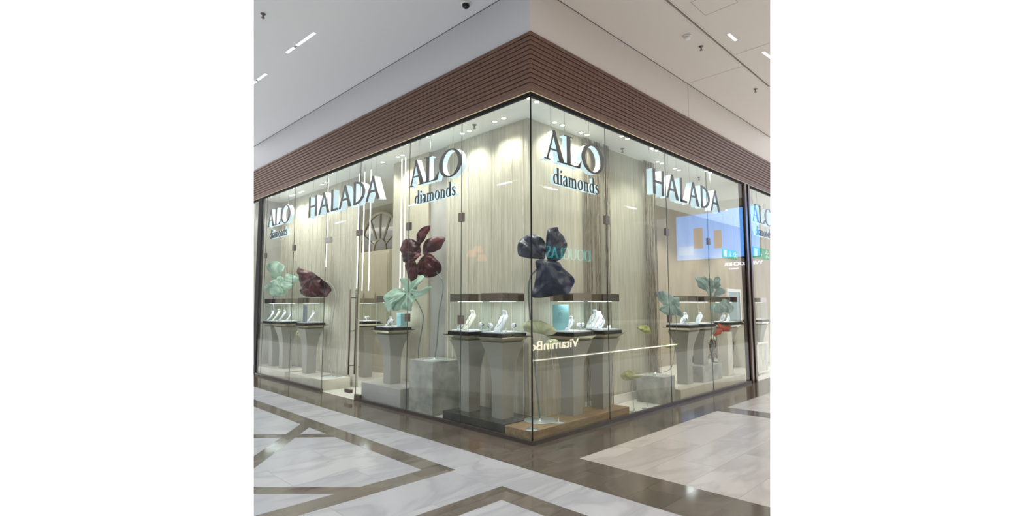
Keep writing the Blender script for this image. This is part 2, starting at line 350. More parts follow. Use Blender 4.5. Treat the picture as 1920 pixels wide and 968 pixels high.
# door
d = MB().box((.002, 3.965, .012), (.012, 5.165, 2.765)); dr = struct('door_1', d, M_glass, label='frameless glass door')
h = MB()
for x in (-.05, .06): h.tube([(x, 4.10, .40), (x, 4.10, 1.82)], .014, 10)
for z in (.55, 1.12, 1.68): h.tube([(-.05, 4.10, z), (.06, 4.10, z)], .008, 8)
q = h.build('door_handle', M_bronze, dr); q['label'] = 'long double bar pull handle'
q = MB().box((-.012, 4.08, .09), (.026, 4.30, .15)).build('door_lock', M_bronze, dr, bevel=.004)
q = MB().box((-.014, 4.96, 2.70), (.028, 5.20, 2.80)).build('hinge', mat('steel_patch', (.45, .43, .40), .3, .9), dr, bevel=.004)
q = MB().box((-.014, 3.86, 2.72), (.028, 4.03, 2.82)).build('patch_fitting', M_bronze, dr, bevel=.004)
q = MB().box((-.014, 3.78, .04), (.028, 3.96, .10)).build('floor_fitting', M_bronze, dr, bevel=.004)

# ------------------------------------------------------------------ store shell
b = MB().box((.0, .0, -.08), (16, 14, -.001)); trim(struct('floor', b, M_storefloor, label='polished white floor inside the jewellery store'))
b = MB().box((.03, .03, ZI), (16, 14, ZI+.1)); trim(struct('ceiling', b, M_showceil, label='white ceiling inside the jewellery store'))
def wl(name, a, b_, M, label): return trim(struct(name, MB().box(a, b_), M, label=label))
wl('wall_left_inner', (.65, 2.88, 0), (.72, 3.94, ZI), M_panelwood, 'pale wood panel right of the door opening')
wl('wall_left_inner', (.69, 2.40, 0), (.74, 2.88, ZI), M_panelgrey, 'smooth grey panel behind the burgundy orchid')
wl('wall_left_inner', (.66, .66, 0), (.73, 2.42, ZI), M_curtain, 'travertine patterned wall behind the corner showcases')
wl('wall_left_inner', (.65, 5.17, 0), (.72, 9.0, ZI), M_curtain, 'travertine patterned wall left of the door')
wl('wall_left_end', (.02, 8.95, 0), (.66, 9.0, ZI), M_panelgrey, 'end panel of the left display window')
wl('wall_right_inner', (.731, .66, 0), (1.85, .73, ZI), M_curtain, 'travertine patterned wall at the right corner')
wl('wall_right_inner', (1.85, .70, 0), (4.05, .77, ZI), noisy(mat('sage_cloth', (.5, .5, .42), .8), (.40, .395, .32), (.54, .53, .44), (7, 7, .4), 4, 8, .3, .7, .5, .05), 'sage beige streaked wall behind the dark string curtains')
wl('wall_rear_left', (2.6, 2.6, 0), (2.7, 14, ZI), M_panelwood, 'pale wood back wall seen through the door')
wl('wall_rear_right', (2.7, 2.6, 0), (16, 2.7, ZI), M_brownwall, 'taupe back wall of the right store area')
trim(struct('baseboard_right', MB().box((1.85, .68, .0), (4.05, .70, .13)), mat('white_baseboard', (.8, .8, .76), .4), label='white baseboard'))
# string curtains (uncountable strands)
def strings(side, a, b_, off, M, n, label, seed, wid=.0045, ztop=ZI, zmin=.03):
    rnd = random.Random(seed); mb = MB()
    for i in range(n):
        u = a+(b_-a)*(i+rnd.random())/n; w = wid*(.4+rnd.random()); d = off+rnd.uniform(-.012, .012)
        ph = rnd.random()*6; amp = .004+.012*rnd.random(); zz = [ztop-(ztop-zmin)*k_/9 for k_ in range(10)]
        rings = []
        for z in zz:
            uu = u+amp*math.sin(ph+z*1.7)
            if side == 'L': rings.append([(d, uu-w, z), (d-.004, uu, z), (d, uu+w, z), (d+.004, uu, z)])
            else: rings.append([(uu-w, d, z), (uu, d-.004, z), (uu+w, d, z), (uu, d+.004, z)])
        mb.loft(rings, False)
    o = mb.build('string_curtain', M); tag(o, label, 'curtain', kind='stuff'); trim(o); return o
strings('L', .72, 2.38, .64, M_strand, 10, 'ivory string curtain behind the corner showcases on the left', 1)
strings('L', 5.22, 8.9, .64, M_strand, 22, 'ivory string curtain left of the glass door', 2)
strings('R', 1.86, 2.05, .62, M_strand_dk, 18, 'dark umber string curtain bunch, leftmost behind the right showcases', 4)
strings('R', 2.12, 2.27, .62, M_strand_dk, 16, 'dark umber string curtain bunch, middle one behind the right showcases', 7)
strings('R', 2.36, 2.52, .62, M_strand_dk, 14, 'dark umber string curtain bunch, rightmost behind the right showcases', 8)
strings('R', 3.6, 4.0, .63, M_strand_dk, 26, 'dark string curtain bunch left of the far showcase', 6)

# ------------------------------------------------------------------ downlights in the store ceiling
def downlight(x, y, label, power=E_SHOW, tilt=0):
    t = thing('downlight', label, 'ceiling light', (x, y, ZI), group='round downlights of the store ceiling')
    MB().lathe([(.030, 0), (.048, 0), (.048, -.006), (.036, -.008), (.030, -.002)], n=20).build('trim_ring', M_ring, t)
    MB().lathe([(.0, -.002), (.033, -.002), (.031, -.005), (0, -.006)], n=20).build('lens', M_lamp, t)
    lamp('bulb', 'SPOT', (0, 0, -.03), power, (1, .97, .88), .07, (tilt, 0, 0), t, spot=1.9)
LBL = 'round white downlight in the store ceiling behind the glass front'
for y in (2.1, 2.27, 2.82, 2.98, 5.33, 5.5, 6.95, 7.12, 8.4, 8.55): downlight(.14, y, LBL)
for y in (.9, 1.08, 1.62, 1.78, 3.35, 3.5, 3.98, 6.15, 6.35, 7.3, 7.45, 7.78, 7.95): downlight(.44, y, LBL)
downlight(.17, .19, LBL); downlight(.33, .2, LBL)
for x in (2.22, 2.38, 3.1, 3.26, 5.12, 5.3): downlight(x, .18, LBL)
for x in (1.05, 1.22, 1.65, 1.8, 3.88, 4.03, 4.52, 4.68): downlight(x, .51, LBL)
for x, y in ((1.6, 4.3), (1.6, 6.2), (1.6, 8.2), (5.5, 1.6), (7.5, 1.6), (9.5, 1.6), (11.5, 1.6)): downlight(x, y, 'round white downlight deep inside the store', E_STORE)
def sprinkler(p, label, M=M_bronze):
    t = thing('sprinkler', label, 'sprinkler', p)
    MB().lathe([(.0, 0), (.035, 0), (.03, -.008), (.012, -.012), (.010, -.04), (.0, -.04)], n=14).build('escutcheon', M, t)
    b_ = MB().lathe([(0, -.055), (.022, -.055), (.022, -.06), (0, -.06)], n=12)
    for s_ in (-1, 1): b_.tube([(s_*.012, 0, -.03), (s_*.018, 0, -.045), (s_*.004, 0, -.056)], .0025, 5)
    b_.build('deflector', M, t)
sprinkler((.33, 1.38, ZI), 'small sprinkler head in the store ceiling near the corner, left side')
sprinkler((2.78, .53, ZI), 'small sprinkler head in the store ceiling, right side, near the first sign')
sprinkler((5.5, .5, ZI), 'small sprinkler head in the store ceiling above the far right sign letters')
sprinkler(tuple(at(493, 26, 'z', Z5)), 'sprinkler head in the cool ceiling at upper left')
sprinkler(tuple(at(1314, 87, 'z', Z5)), 'sprinkler head beside the round smoke detector')
sprinkler(tuple(at(1416, 167, 'z', Z5)), 'sprinkler head in the warm ceiling farthest right')
# mall ceiling fittings
p = at(873, 6, 'z', Z5); t = thing('dome_camera', 'black dome security camera on the ceiling near the corner', 'security camera', tuple(p))
MB().lathe([(0, 0), (.075, 0), (.07, -.012), (.05, -.02), (0, -.02)], n=28).build('mount_ring', M_ring, t)
MB().lathe([(.048, -.015)]+[(.048*math.cos(a_*.16), -.03-.045*math.sin(a_*.16)) for a_ in range(10)], n=24).build('dome', M_camera, t)
p = at(1288, 67, 'z', Z5); t = thing('smoke_detector', 'round white smoke detector on the warm ceiling', 'smoke detector', tuple(p))
MB().lathe([(0, 0), (.055, 0), (.055, -.018), (.045, -.022), (.0, -.022)], n=28).build('base', M_ring, t)
MB().lathe([(.04, -.022), (.046, -.034), (.040, -.05), (.025, -.058), (0, -.058)], n=28).build('sensor_head', M_ring, t)
def linear(px0, py0, px1, py1, label, n, gaps=()):
    a = at(px0, py0, 'z', Z5); c = at(px1, py1, 'z', Z5); d_ = c-a; ln = d_.length; ang = math.atan2(d_.y, d_.x)
    t = thing('linear_light', label, 'ceiling light', tuple((a+c)/2), ang, 'recessed linear lights of the mall ceiling')
    MB().box((-ln/2-.02, -.045, -.003), (ln/2+.02, .045, .0)).build('frame', M_ceil_warm if px0 > 1000 else M_ceil_cool, t)
    ML = mat('linear_lens', (1, 1, 1), .5, emit=(.95, .97, 1), es=1.6)
    for i in range(n):
        u = -ln/2+ln*(i+.5)/n
        if i in gaps: MB().lathe([(0, -.003), (.012, -.003), (.012, -.006), (0, -.006)], (u, 0, 0), 8).build('driver_cap', M_dark, t)
        else: MB().box((u-ln/n*.26, -.020, -.006), (u+ln/n*.26, .020, -.003)).build('lens', ML, t)
    trim_tree(t)
linear(537, 99, 590, 61, 'long recessed linear light at the upper left of the ceiling', 24, (7, 8))
o_ = linear(462, 165, 499, 138, 'recessed linear light at the left edge of the ceiling', 18, (9,))
linear(1365, 63, 1380, 76, 'short recessed linear light near the ceiling channel', 6)
linear(1430, 97, 1450, 112, 'recessed linear light at the right edge of the ceiling', 9)
b = MB()
hp = [at(1293, 5, 'z', Z5), at(1323, 28, 'z', Z5), at(1366, 0, 'z', Z5)]
x0, x1, y0, y1 = 1.78, 2.21, -1.60, -1.17
for a_ in [((x0, y0), (x1, y0)), ((x1, y0), (x1, y1)), ((x1, y1), (x0, y1)), ((x0, y1), (x0, y0))]:
    p, q = a_; b.box((min(p[0], q[0])-.002, min(p[1], q[1])-.002, Z5-.0015), (max(p[0], q[0])+.002, max(p[1], q[1])+.002, Z5+.001))
struct('trim_%d' % k, b, mat('hatch_joint', (.2, .18, .16), .9), label='access hatch outline in the warm ceiling'); k += 1

# ------------------------------------------------------------------ lettering strokes
def seg(x0, y0, x1, y1, w0, w1=None):    # slanted stem given by its horizontal widths
    w1 = w0 if w1 is None else w1; return [(x0-w0/2, y0), (x0+w0/2, y0), (x1+w1/2, y1), (x1-w1/2, y1)]
def rect(x0, y0, x1, y1): return [(x0, y0), (x1, y0), (x1, y1), (x0, y1)]
def ring(cx, cy, rx, ry, wx, wy, a0=0, a1=360, n=28, tilt=0):
    out = []; P = []
    for i in range(n+1):
        a = math.radians(a0+(a1-a0)*i/n); c, s_ = math.cos(a), math.sin(a)
        P.append(((cx+rx*c+tilt*s_, cy+ry*s_), (cx+(rx-wx)*c+tilt*s_*.9, cy+(ry-wy)*s_)))
    for i in range(n): out.append([P[i][0], P[i+1][0], P[i+1][1], P[i][1]])
    return out
def poly(pts, w):
    out = []
    for i in range(len(pts)-1):
        (x0, y0), (x1, y1) = pts[i], pts[i+1]; dx, dy = x1-x0, y1-y0; l_ = math.hypot(dx, dy); 
        wa = w[i] if isinstance(w, (list, tuple)) else w; wb = w[i+1] if isinstance(w, (list, tuple)) else w
        nx, ny = -dy/l_/2, dx/l_/2; ex, ey = dx/l_*.004, dy/l_*.004
        out.append([(x0-nx*wa-ex, y0-ny*wa-ey), (x1-nx*wb+ex, y1-ny*wb+ey), (x1+nx*wb+ex, y1+ny*wb+ey), (x0+nx*wa-ex, y0+ny*wa-ey)])
    return out
G_A = [seg(.14, .02, .46, .98, .06, .06), [(.40, 1.0), (.50, 1.04), (.96, .02), (.74, .02)], rect(.25, .34, .68, .39), rect(0, 0, .28, .03), rect(.64, 0, 1.06, .03)]
G_L = [rect(.12, .02, .29, .98), rect(0, .97, .42, 1.0), rect(0, 0, .78, .045), [(.62, .04), (.78, 0), (.88, .27), (.85, .27)]]
G_O = ring(.62, .49, .62, .53, .19, .055, n=40)
HA = [seg(.07, 0, .47, 1, .11, .11), [(.40, 1), (.52, 1), (.94, 0), (.76, 0)], rect(.22, .33, .72, .42)]
HH = [rect(0, 0, .14, 1), rect(.60, 0, .74, 1), rect(.1, .46, .65, .55)]
HL = [rect(0, 0, .14, 1), rect(0, 0, .52, .09)]
HD = [rect(0, 0, .14, 1)] + ring(.10, .5, .70, .5, .16, .085, -90, 90, 24)
def low(ch):                              # lowercase serif letters, x-height .62, ascender 1
    X = .62
    if ch == 'd': return ring(.25, .31, .25, .32, .10, .04, n=20)+[rect(.40, 0, .52, 1.0), rect(.33, .97, .5, 1.0), rect(.42, 0, .60, .035)]
    if ch == 'i': return [rect(.07, 0, .18, X), rect(0, .59, .16, X), rect(0, 0, .25, .035)]+ring(.125, .84, .07, .075, .0695, .0745, n=12)
    if ch == 'a': return ring(.20, .17, .19, .19, .09, .04, n=16)+[rect(.30, .02, .41, .46), rect(.33, 0, .50, .04)]+ring(.22, .44, .19, .20, .09, .05, 0, 165, 12)
    if ch == 'n': return [rect(.07, 0, .18, X), rect(0, .59, .14, X), rect(0, 0, .26, .035), rect(.40, 0, .51, .42), rect(.33, 0, .59, .035)]+ring(.31, .41, .20, .21, .10, .07, 0, 140, 12)
    if ch == 'm': return low('n')+[rect(.73, 0, .84, .42), rect(.66, 0, .92, .035)]+ring(.64, .41, .20, .21, .10, .07, 0, 140, 12)
    if ch == 'o': return ring(.28, .31, .28, .33, .11, .04, n=22)
    if ch == 's': return poly([(.36, .46), (.34, .56), (.24, .60), (.13, .59), (.07, .50), (.11, .40), (.22, .33), (.33, .25), (.36, .14), (.29, .05), (.17, .02), (.07, .06), (.04, .17)], [.02, .05, .05, .07, .10, .11, .12, .11, .10, .07, .05, .05, .02])
ADV = dict(d=.64, i=.30, a=.53, m=.98, o=.62, n=.66, s=.4)
def letter(sign, name, polys, x, z, w, h, depth=.10, label=None):
    depth *= .8; f = MB(); g = MB()
    for pl in polys:
        q = [(x+a*w, z+b_*h) for a, b_ in pl]
        f.prism(q, -.012, .0)
        g.prism(q, .0005, depth)
    o = f.build('letter', M_letter, sign); o['label'] = name
    g.build('lit_body', M_halo, o); return o
def hang(sign, xs, z, top=ZI, d=.05):
    for x in xs: MB().tube([(x, d, z), (x, d, top)], .0025, 6).build('wire', M_wire, sign)
def sign_alo(side, u0, label, W=1.27):
    t = thing('store_sign', label, 'sign', (.12, u0, 0) if side == 'L' else (u0, .12, 0), -math.pi/2 if side == 'L' else 0)
    zb, h = 3.356, .385; s_ = W/1.27
    letter(t, 'dark letter A with lit sides', G_A, 0, zb, .40*s_, h); letter(t, 'dark letter L with lit sides', G_L, .40*s_, zb, .40*s_, h)
    letter(t, 'dark letter O with lit sides', G_O, .76*s_, zb, .41*s_, h)
    x = .17*s_; sc = (.92*s_)/5.08
    for ch in 'diamonds':
        letter(t, 'small dark letter %s' % ch, low(ch), x, 3.068, sc*1.05, .205, .06); x += ADV[ch]*sc*1.12
    hang(t, (.19*s_, .47*s_, 1.0*s_), zb+h*.95)
    for xx in (.3, .62, .95): MB().tube([(xx*s_, .04, 3.15), (xx*s_, .04, zb+.02)], .0025, 6).build('wire', M_wire, t)
    return t
def sign_hal(side, u0, W, label):
    t = thing('store_sign', label, 'sign', (.12, u0, 0) if side == 'L' else (u0, .12, 0), -math.pi/2 if side == 'L' else 0)
    zb, h = 3.315, .415; sc = .42; x = 0
    seq = [('H', HH, .74+.17), ('A', HA, .98+.1), ('L', HL, .52+.10), ('A', HA, .98+.14), ('D', HD, .80+.06), ('A', HA, .95)]
    tot = sum(a for _, _, a in seq); sc = W/tot
    for ch, g_, adv in seq:
        letter(t, 'dark letter %s with lit sides' % ch, g_, x, zb, sc, h, .14); x += adv*sc
    hang(t, (.05*sc, 1.4*sc, 2.05*sc, 3.1*sc, 3.8*sc, 5.0*sc), zb+h*.9, d=.07)
    return t
sign_alo('L', 2.66, 'ALO diamonds sign nearest the corner on the left glass front')
sign_hal('L', 6.215, 2.72, 'HALADA sign above the glass door on the left front')
sign_alo('L', 8.40, 'small looking ALO diamonds sign at the far left end of the front')
sign_alo('R', .37, 'ALO diamonds sign nearest the corner on the right glass front')
sign_hal('R', 3.0, 2.54, 'HALADA sign on the right glass front before the bronze post')
t = sign_alo('R', 7.2, 'ALO diamonds sign cut off right of the bronze post')
bpy.context.view_layer.update()
for c_ in list(t.children):
    for g_ in [c_]+list(c_.children):
        mw = g_.matrix_world; keep = any((mw @ v.co - CAM).dot(nR) > 0 for v in g_.data.vertices)
        if not keep: g_['drop'] = 1
for o_ in [q for q in bpy.data.objects if q.get('drop')]: bpy.data.objects.remove(o_)
trim_tree(t)

# ------------------------------------------------------------------ plinths
def plinth(x0, x1, y0, y1, z0_, z1_, M, label, name='plinth'):
    o = MB().box((x0, y0, z0_), (x1, y1, z1_)).build(name, M, bevel=.004); tag(o, label, 'plinth'); return o
plinth(.05, .62, .50, 1.68, 0, .14, M_darkp, 'low dark plinth under the two showcases left of the corner')
plinth(.05, 2.06, .05, .49, 0, .13, M_oak, 'low oak coloured plinth at the glass corner')
plinth(.13, .62, 2.02, 2.60, 0, .75, M_stone, 'tall mottled stone block under the burgundy orchid', 'stone_block')
plinth(.06, .60, 2.72, 3.86, 0, .30, noisy(mat('lilac_plinth', (.5, .5, .5), .3), (.44, .44, .43), (.50, .50, .49), (1, 1, 1), 2), 'grey white plinth right of the glass door')
plinth(.05, .60, 5.24, 6.75, 0, .19, M_pale, 'long pale stone plinth left of the glass door')
plinth(.05, .60, 6.95, 8.75, 0, .19, M_pale, 'pale stone plinth at the far left end')
plinth(3.12, 3.50, .10, .58, 0, .42, M_stone, 'grey stone block holding wire leaf stands on the right', 'stone_block')
plinth(3.60, 6.30, .06, .60, 0, .18, M_pale, 'long pale plinth on the right near the bronze post')
plinth(4.60, 5.40, .14, .56, .18, .46, M_stone, 'small rough stone block standing on the long pale plinth', 'stone_block')
plinth(5.75, 5.98, .16, .36, .18, 1.02, M_pale, 'slim white pillar on the long pale plinth under the rust bow', 'slim_pillar')

# ------------------------------------------------------------------ showcases
def showcase(x, y, zb, label, case=True, cap=True, s_=1.0):
    t = thing('showcase', label, 'showcase', (x, y, zb), group='flared pedestal showcases')
    H = 1.085-zb
    pr = [(.098, 0)]+[(.098, H*.34)]+[(.098+.10*((a/8)**2.5), H*.34+(H*.66)*a/8) for a in range(1, 9)]
    MB().square(pr).build('column', M_column, t)
    MB().square([(.165, H), (.175, H+.005), (.238, H+.062), (.238, H+.066)]).build('tray_underside', M_mirror, t)
    MB().square([(.258, H+.066), (.258, H+.074)]).build('tray', M_tray, t)
    MB().square([(.215, H+.074), (.215, H+.112)]).build('base_frame', M_tray, t)
    if case:
        a = .192; z0_, z1_ = H+.112, H+.112+.40; T = .005; g = MB()
        g.box((-a, -a, z0_), (a, -a+T, z1_)).box((-a, a-T, z0_), (a, a, z1_)).box((-a, -a+T, z0_), (-a+T, a-T, z1_)).box((a-T, -a+T, z0_), (a, a-T, z1_))
        g.build('glass_case', M_case, t)
        e = MB()
        for sx in (-1, 1):
            for sy in (-1, 1): e.box((sx*a-.002, sy*a-.002, z0_), (sx*a+.002, sy*a+.002, z1_))
        e.build('case_edges', mat('pale_glass_edge', (.5, .58, .56), .3), t)
        MB().square([(a-.008, H+.112), (a-.008, H+.128)]).build('display_floor', M_velvet, t)
        if cap:
            MB().square([(a+.004, z1_), (a+.004, z1_+.004), (a+.004, z1_+.102), (a-.004, z1_+.106)]).build('cap', M_cap, t)
            MB().box((-.12, -.12, z1_-.004), (.12, .12, z1_)).build('cap_light', mat('case_light', (1, 1, 1), .5, emit=(.92, .97, 1), es=2.5), t)
            lamp('case_lamp', 'AREA', (0, 0, z1_-.01), 1.3, (.88, .94, 1), .25, parent=t)
    return 1.085+.128
CZ = 1.213
showcase(.32, .80, .14, 'flared showcase nearest the corner on the left side')
showcase(.32, 1.44, .14, 'second flared showcase from the corner on the left side', )
showcase(.32, 3.36, .30, 'flared showcase with an aqua box right of the glass door')
showcase(.32, 6.42, .19, 'flared showcase under the burgundy flower left of the door')
showcase(.32, 7.62, .19, 'flared showcase second from the far left end')
showcase(.32, 8.22, .19, 'flared showcase at the far left end of the front')
showcase(1.105, .31, .13, 'flared showcase with aqua card nearest the corner on the right side')
showcase(1.765, .31, .0, 'second flared showcase from the corner on the right side') if False else showcase(1.765, .31, .13, 'second flared showcase from the corner on the right side')
showcase(4.30, .33, .18, 'flared showcase with shoe shaped stands on the right long plinth')
showcase(4.98, .35, .46, 'flared showcase on the small rough stone block')
showcase(6.12, .36, .18, 'flared showcase beside the bronze post', )
showcase(1.55, 6.35, 0, 'flared showcase seen through the glass door deep in the store')
showcase(8.35, .55, 0, 'flared showcase behind the glass right of the bronze post')

# jewellery stands
def bust(x, y, z, rz, label, h=.26, M=M_velvet, neck=True):
    t = thing('necklace_bust', label, 'jewellery stand', (x, y, z), rz)
    rings = []; n = 20
    # spine leans back to the shoulders then forward up the neck; (height, forward, half width, half depth)
    sp = [(0, -.135, .055, .012), (.03, -.115, .070, .018), (.07, -.082, .080, .024), (.12, -.045, .086, .028), (.165, -.018, .084, .030), (.190, -.005, .072, .030), (.203, .002, .050, .029), (.214, .004, .038, .027), (.235, .000, .032, .025), (.262, -.012, .034, .026), (.268, -.014, .030, .022)]
    k_ = h/.27
    for zz, fw, hw, hd in sp: rings.append([(k_*hw*math.cos(2*math.pi*i/n), k_*(fw+hd*math.sin(2*math.pi*i/n)), k_*zz) for i in range(n)])
    MB().loft(rings).build('bust', M, t)
    nk = []
    for i in range(25):
        a = math.pi*(i/24); u = math.cos(a); v = math.sin(a)
        zz = .205-.13*v; fw = -.031-.070*v
        nk.append((k_*.044*u*(1+.3*v), k_*(fw-.008), k_*zz))
    MB().tube(nk, .0022, 6).build('necklace', M_darkjewel, t)
    MB().lathe([(0, -.008), (.006, -.006), (.009, 0), (.006, .006), (0, .008)], (0, nk[12][1], nk[12][2]-.008), 10).build('pendant', M_silver, t)
    return t
def bracelet_bar(x, y, z, rz, label):
    t = thing('bracelet_stand', label, 'jewellery stand', (x, y, z), rz)
    MB().lathe([(0, 0), (.028, 0), (.028, .006), (.008, .008), (.007, .06), (0, .06)], n=16).build('foot', M_velvet, t)
    b_ = MB(); pr = [(0, -.05), (.020, -.05), (.024, -.045), (.024, .045), (.020, .05), (0, .05)]
    n = 16; b_.loft([[(zz, r*math.cos(2*math.pi*i/n), .075+r*math.sin(2*math.pi*i/n)) for i in range(n)] for r, zz in pr]); b_.build('roll', M_velvet, t)
    for q in (-.025, 0, .025):
        c = MB(); pts = [(q, .027*math.cos(a*.3491), .075+.027*math.sin(a*.3491)) for a in range(19)]; c.tube(pts, .004, 6); c.build('bracelet', M_silver if q else M_darkjewel, t)
def ring_cone(x, y, z, label, M=M_velvet, h=.05, group=None):
    t = thing('ring_stand', label, 'jewellery stand', (x, y, z), group=group)
    MB().lathe([(0, 0), (.020, 0), (.019, .004), (.010, .02), (.005, h), (0, h+.003)], n=16).build('cone', M, t)
    MB().lathe([(.010, .022), (.014, .024), (.014, .029), (.010, .031)], n=16).build('ring', M_silver, t)
def card(x, y, z, rz, w, h, M, label, art=True):
    t = thing('display_card', label, 'card', (x, y, z), rz)
    MB().box((-w/2, -.004, 0), (w/2, .004, h)).build('panel', M, t, bevel=.001)
    if art:
        b_ = MB(); pts = [(.03*math.cos(a*.35), -.0055, h*.62+.035*math.sin(a*.35)) for a in range(19)]; b_.tube(pts, .0022, 6); pts = [(.015*math.cos(a*.35), -.0055, h*.62+.03+.02*math.sin(a*.35)) for a in range(19)]; b_.tube(pts, .0018, 6)
        b_.build('printed_jewel', M_silver, t)
    b_ = MB().box((-w/2, .004, 0), (w/2, .03, .006)); b_.build('foot', M, t)
FL = -math.pi/4                                   # busts turn to face the passer-by at the corner
bust(.30, .74, CZ, -1.75, 'tall white necklace bust in the corner showcase on the left', .27)
bracelet_bar(.21, .92, CZ, 1.2, 'roll with bracelets in the corner showcase on the left')
bracelet_bar(.40, .68, CZ, .5, 'roll with dark bracelets right of the bust in the left corner showcase')
for i, (x, y) in enumerate(((.20, .70), (.24, .66), (.19, .80))): ring_cone(x, y, CZ, 'small white ring cone at the front of the left corner showcase', group='ring cones in the corner showcase')
bust(.32, 1.38, CZ, -1.75, 'cream topped necklace bust in the second left showcase', .27, M_cream)
bracelet_bar(.40, 1.30, CZ, .5, 'roll with silver bracelets in the second left showcase')
bust(.22, 1.48, CZ, -1.75, 'short white necklace bust in the second left showcase', .14)
ring_cone(.19, 1.54, CZ, 'small white ring cone at the left of the second left showcase')
bust(.26, 3.34, CZ, -1.75, 'low white jewellery bust in the showcase right of the door', .16)
bracelet_bar(.25, 3.27, CZ, .8, 'roll of bracelets in the showcase right of the door')
t = thing('aqua_box', 'tall aqua gift box in the showcase right of the door', 'box', (.43, 3.27, CZ), .2); MB().box((-.07, -.045, 0), (.07, .045, .20)).build('box', M_aqua, t, bevel=.004); MB().box((-.072, -.047, .15), (.072, .047, .205)).build('lid', M_aqua, t, bevel=.004)
bust(.34, 6.34, CZ, -1.75, 'white necklace bust with purple lit edge in the showcase under the burgundy flower', .24)
card(.20, 6.42, CZ, -1.1, .10, .34, mat('grey_blue_card', (.22, .25, .31), .6), 'tall grey blue printed card in front of the showcase bust left of the door')
ring_cone(.24, 6.52, CZ, 'white ring cone left of the grey blue card')
bust(.26, 7.60, CZ, -1.75, 'white necklace bust left in the showcase second from the far left', .24)
bust(.36, 7.50, CZ, -1.75, 'white necklace bust right in the showcase second from the far left', .2)
bust(.26, 8.28, CZ, -1.75, 'white necklace bust left in the far left showcase', .22)
bust(.36, 8.16, CZ, -1.75, 'cream necklace bust right in the far left showcase', .26, M_cream)
bust(1.12, .31, CZ, -1.75, 'low leaning white bust in the right showcase with the aqua card', .19)
card(1.00, .40, CZ, -.75, .21, .34, M_teal_card, 'aqua jewellery card at the back of the right showcase')
bracelet_bar(1.22, .24, CZ, -.4, 'bracelet roll in the right showcase with the aqua card')
bust(1.68, .33, CZ, -1.75, 'tall white necklace bust in the second right showcase', .27)
bust(1.78, .27, CZ, -1.75, 'middle size white bust in the second right showcase', .16)
bust(1.88, .40, CZ, -1.75, 'white bust at the back right of the second right showcase', .25)
for i, (x, y) in enumerate(((1.80, .18), (1.85, .20), (1.90, .24), (1.75, .17))): ring_cone(x, y, CZ, 'small white ring cone in the second right showcase', group='ring cones in the second right showcase')
bust(4.30, .28, CZ, -1.75, 'white lit necklace bust left in the right showcase on the long plinth', .2)
bust(4.40, .34, CZ, -1.75, 'lilac shaded necklace bust right in the showcase on the long plinth', .2)
bracelet_bar(4.20, .24, CZ, .2, 'bracelet roll in the right showcase on the long plinth')
bust(6.04, .34, CZ, -1.75, 'small bust in the showcase beside the bronze post', .17)
bust(6.20, .30, CZ, -1.75, 'smallest bust in the showcase beside the bronze post', .12)
bust(4.98, .33, CZ, -1.75, 'white bust in the showcase on the rough stone block', .2)
bracelet_bar(1.55, 6.35, CZ, .2, 'bracelet roll in the showcase deep behind the door')

# ------------------------------------------------------------------ giant fabric flowers
def petal(parent, P0, pts, M, name='petal', bulge=.05, seed=0, org=(0, 0), sc=1., depth=0., folds=5, famp=.012, label=None, anchor=None):
    """pts: outline as seen from the front; gets fullness, folds and its own thickness"""
    P0 = Vector(P0); n = -Vector((*NRM[0], 0)).normalized() if NRM[0] else Vector((CAM.x-P0.x, CAM.y-P0.y, 0)).normalized()
    W_ = [onto(org[0]+a/sc, org[1]+b_/sc, P0) for a, b_ in pts]
    # smooth closed outline
    N_ = len(W_); out = []
    for i in range(N_):
        p0, p1, p2, p3 = W_[i-1], W_[i], W_[(i+1) % N_], W_[(i+2) % N_]
        for t in (0, .167, .333, .5, .667, .833):
            out.append(.5*((2*p1)+(-p0+p2)*t+(2*p0-5*p1+4*p2-p3)*t*t+(-p0+3*p1-3*p2+p3)*t**3))
    c = sum(out, Vector())/len(out); size = max((p-c).length for p in out)
    rnd = random.Random(seed); ph = rnd.random()*6; R = 16; vs = []; fs = []; K = len(out); ax = rnd.random()*3
    A_ = Vector(anchor) if anchor is not None else c
    A_ = min(out, key=lambda p: (p-A_).length)            # creases run out from where the petal is gathered
    side = n.cross(Vector((0, 0, 1))); up0 = (c-A_); base_a = math.atan2(up0.z, up0.dot(side))
    for j in range(R+1):
        r = j/R
        for i, p in enumerate(out):
            q = c+(p-c)*r; th = 2*math.pi*i/K
            loc = (q-c)/size; v = q-A_; dist = v.length/size
            an = math.atan2(v.z, v.dot(side))-base_a; an = (an+math.pi) % (2*math.pi)-math.pi
            nz_ = noise.noise(Vector((loc.x*2.3+seed, loc.y*2.3, loc.z*2.3)))
            w_ = an*folds*1.5+ph+1.6*noise.noise(Vector((dist*1.5+seed, an*.8, seed)))
            rid = 1-2*abs((w_/math.pi) % 2-1)
            cr2 = noise.noise(Vector((an*7+seed, dist*1.2, 3)))
            d_ = bulge*.75*(1-r*r)*(.6+.4*math.cos(an))+min(1, dist*1.6)*(famp*1.1*rid+famp*.9*cr2)+bulge*.8*nz_*(.3+r*.7)
            d_ += .03*max(0, r-.8)*5*noise.noise(Vector((math.cos(th)*1.3+seed, math.sin(th)*1.3, 7)))
            q = q+n*(d_+depth)
            vs.append(tuple(q))
    for j in range(R):
        for i in range(K):
            if j == 0: fs.append((0, K+i, K+(i+1) % K)) if False else None
            a_, b_, c_, d__ = j*K+i, j*K+(i+1) % K, (j+1)*K+(i+1) % K, (j+1)*K+i
            fs.append((a_, b_, c_, d__) if j else (0, c_, d__))
    mb = MB(); mb.add(vs, fs, True)
    inv = parent.matrix_basis.inverted(); mb.v = [tuple(inv @ Vector(v)) for v in mb.v]
    o = mb.build(name, M, parent, solid=.006)
    if label: o['label'] = label
    return o
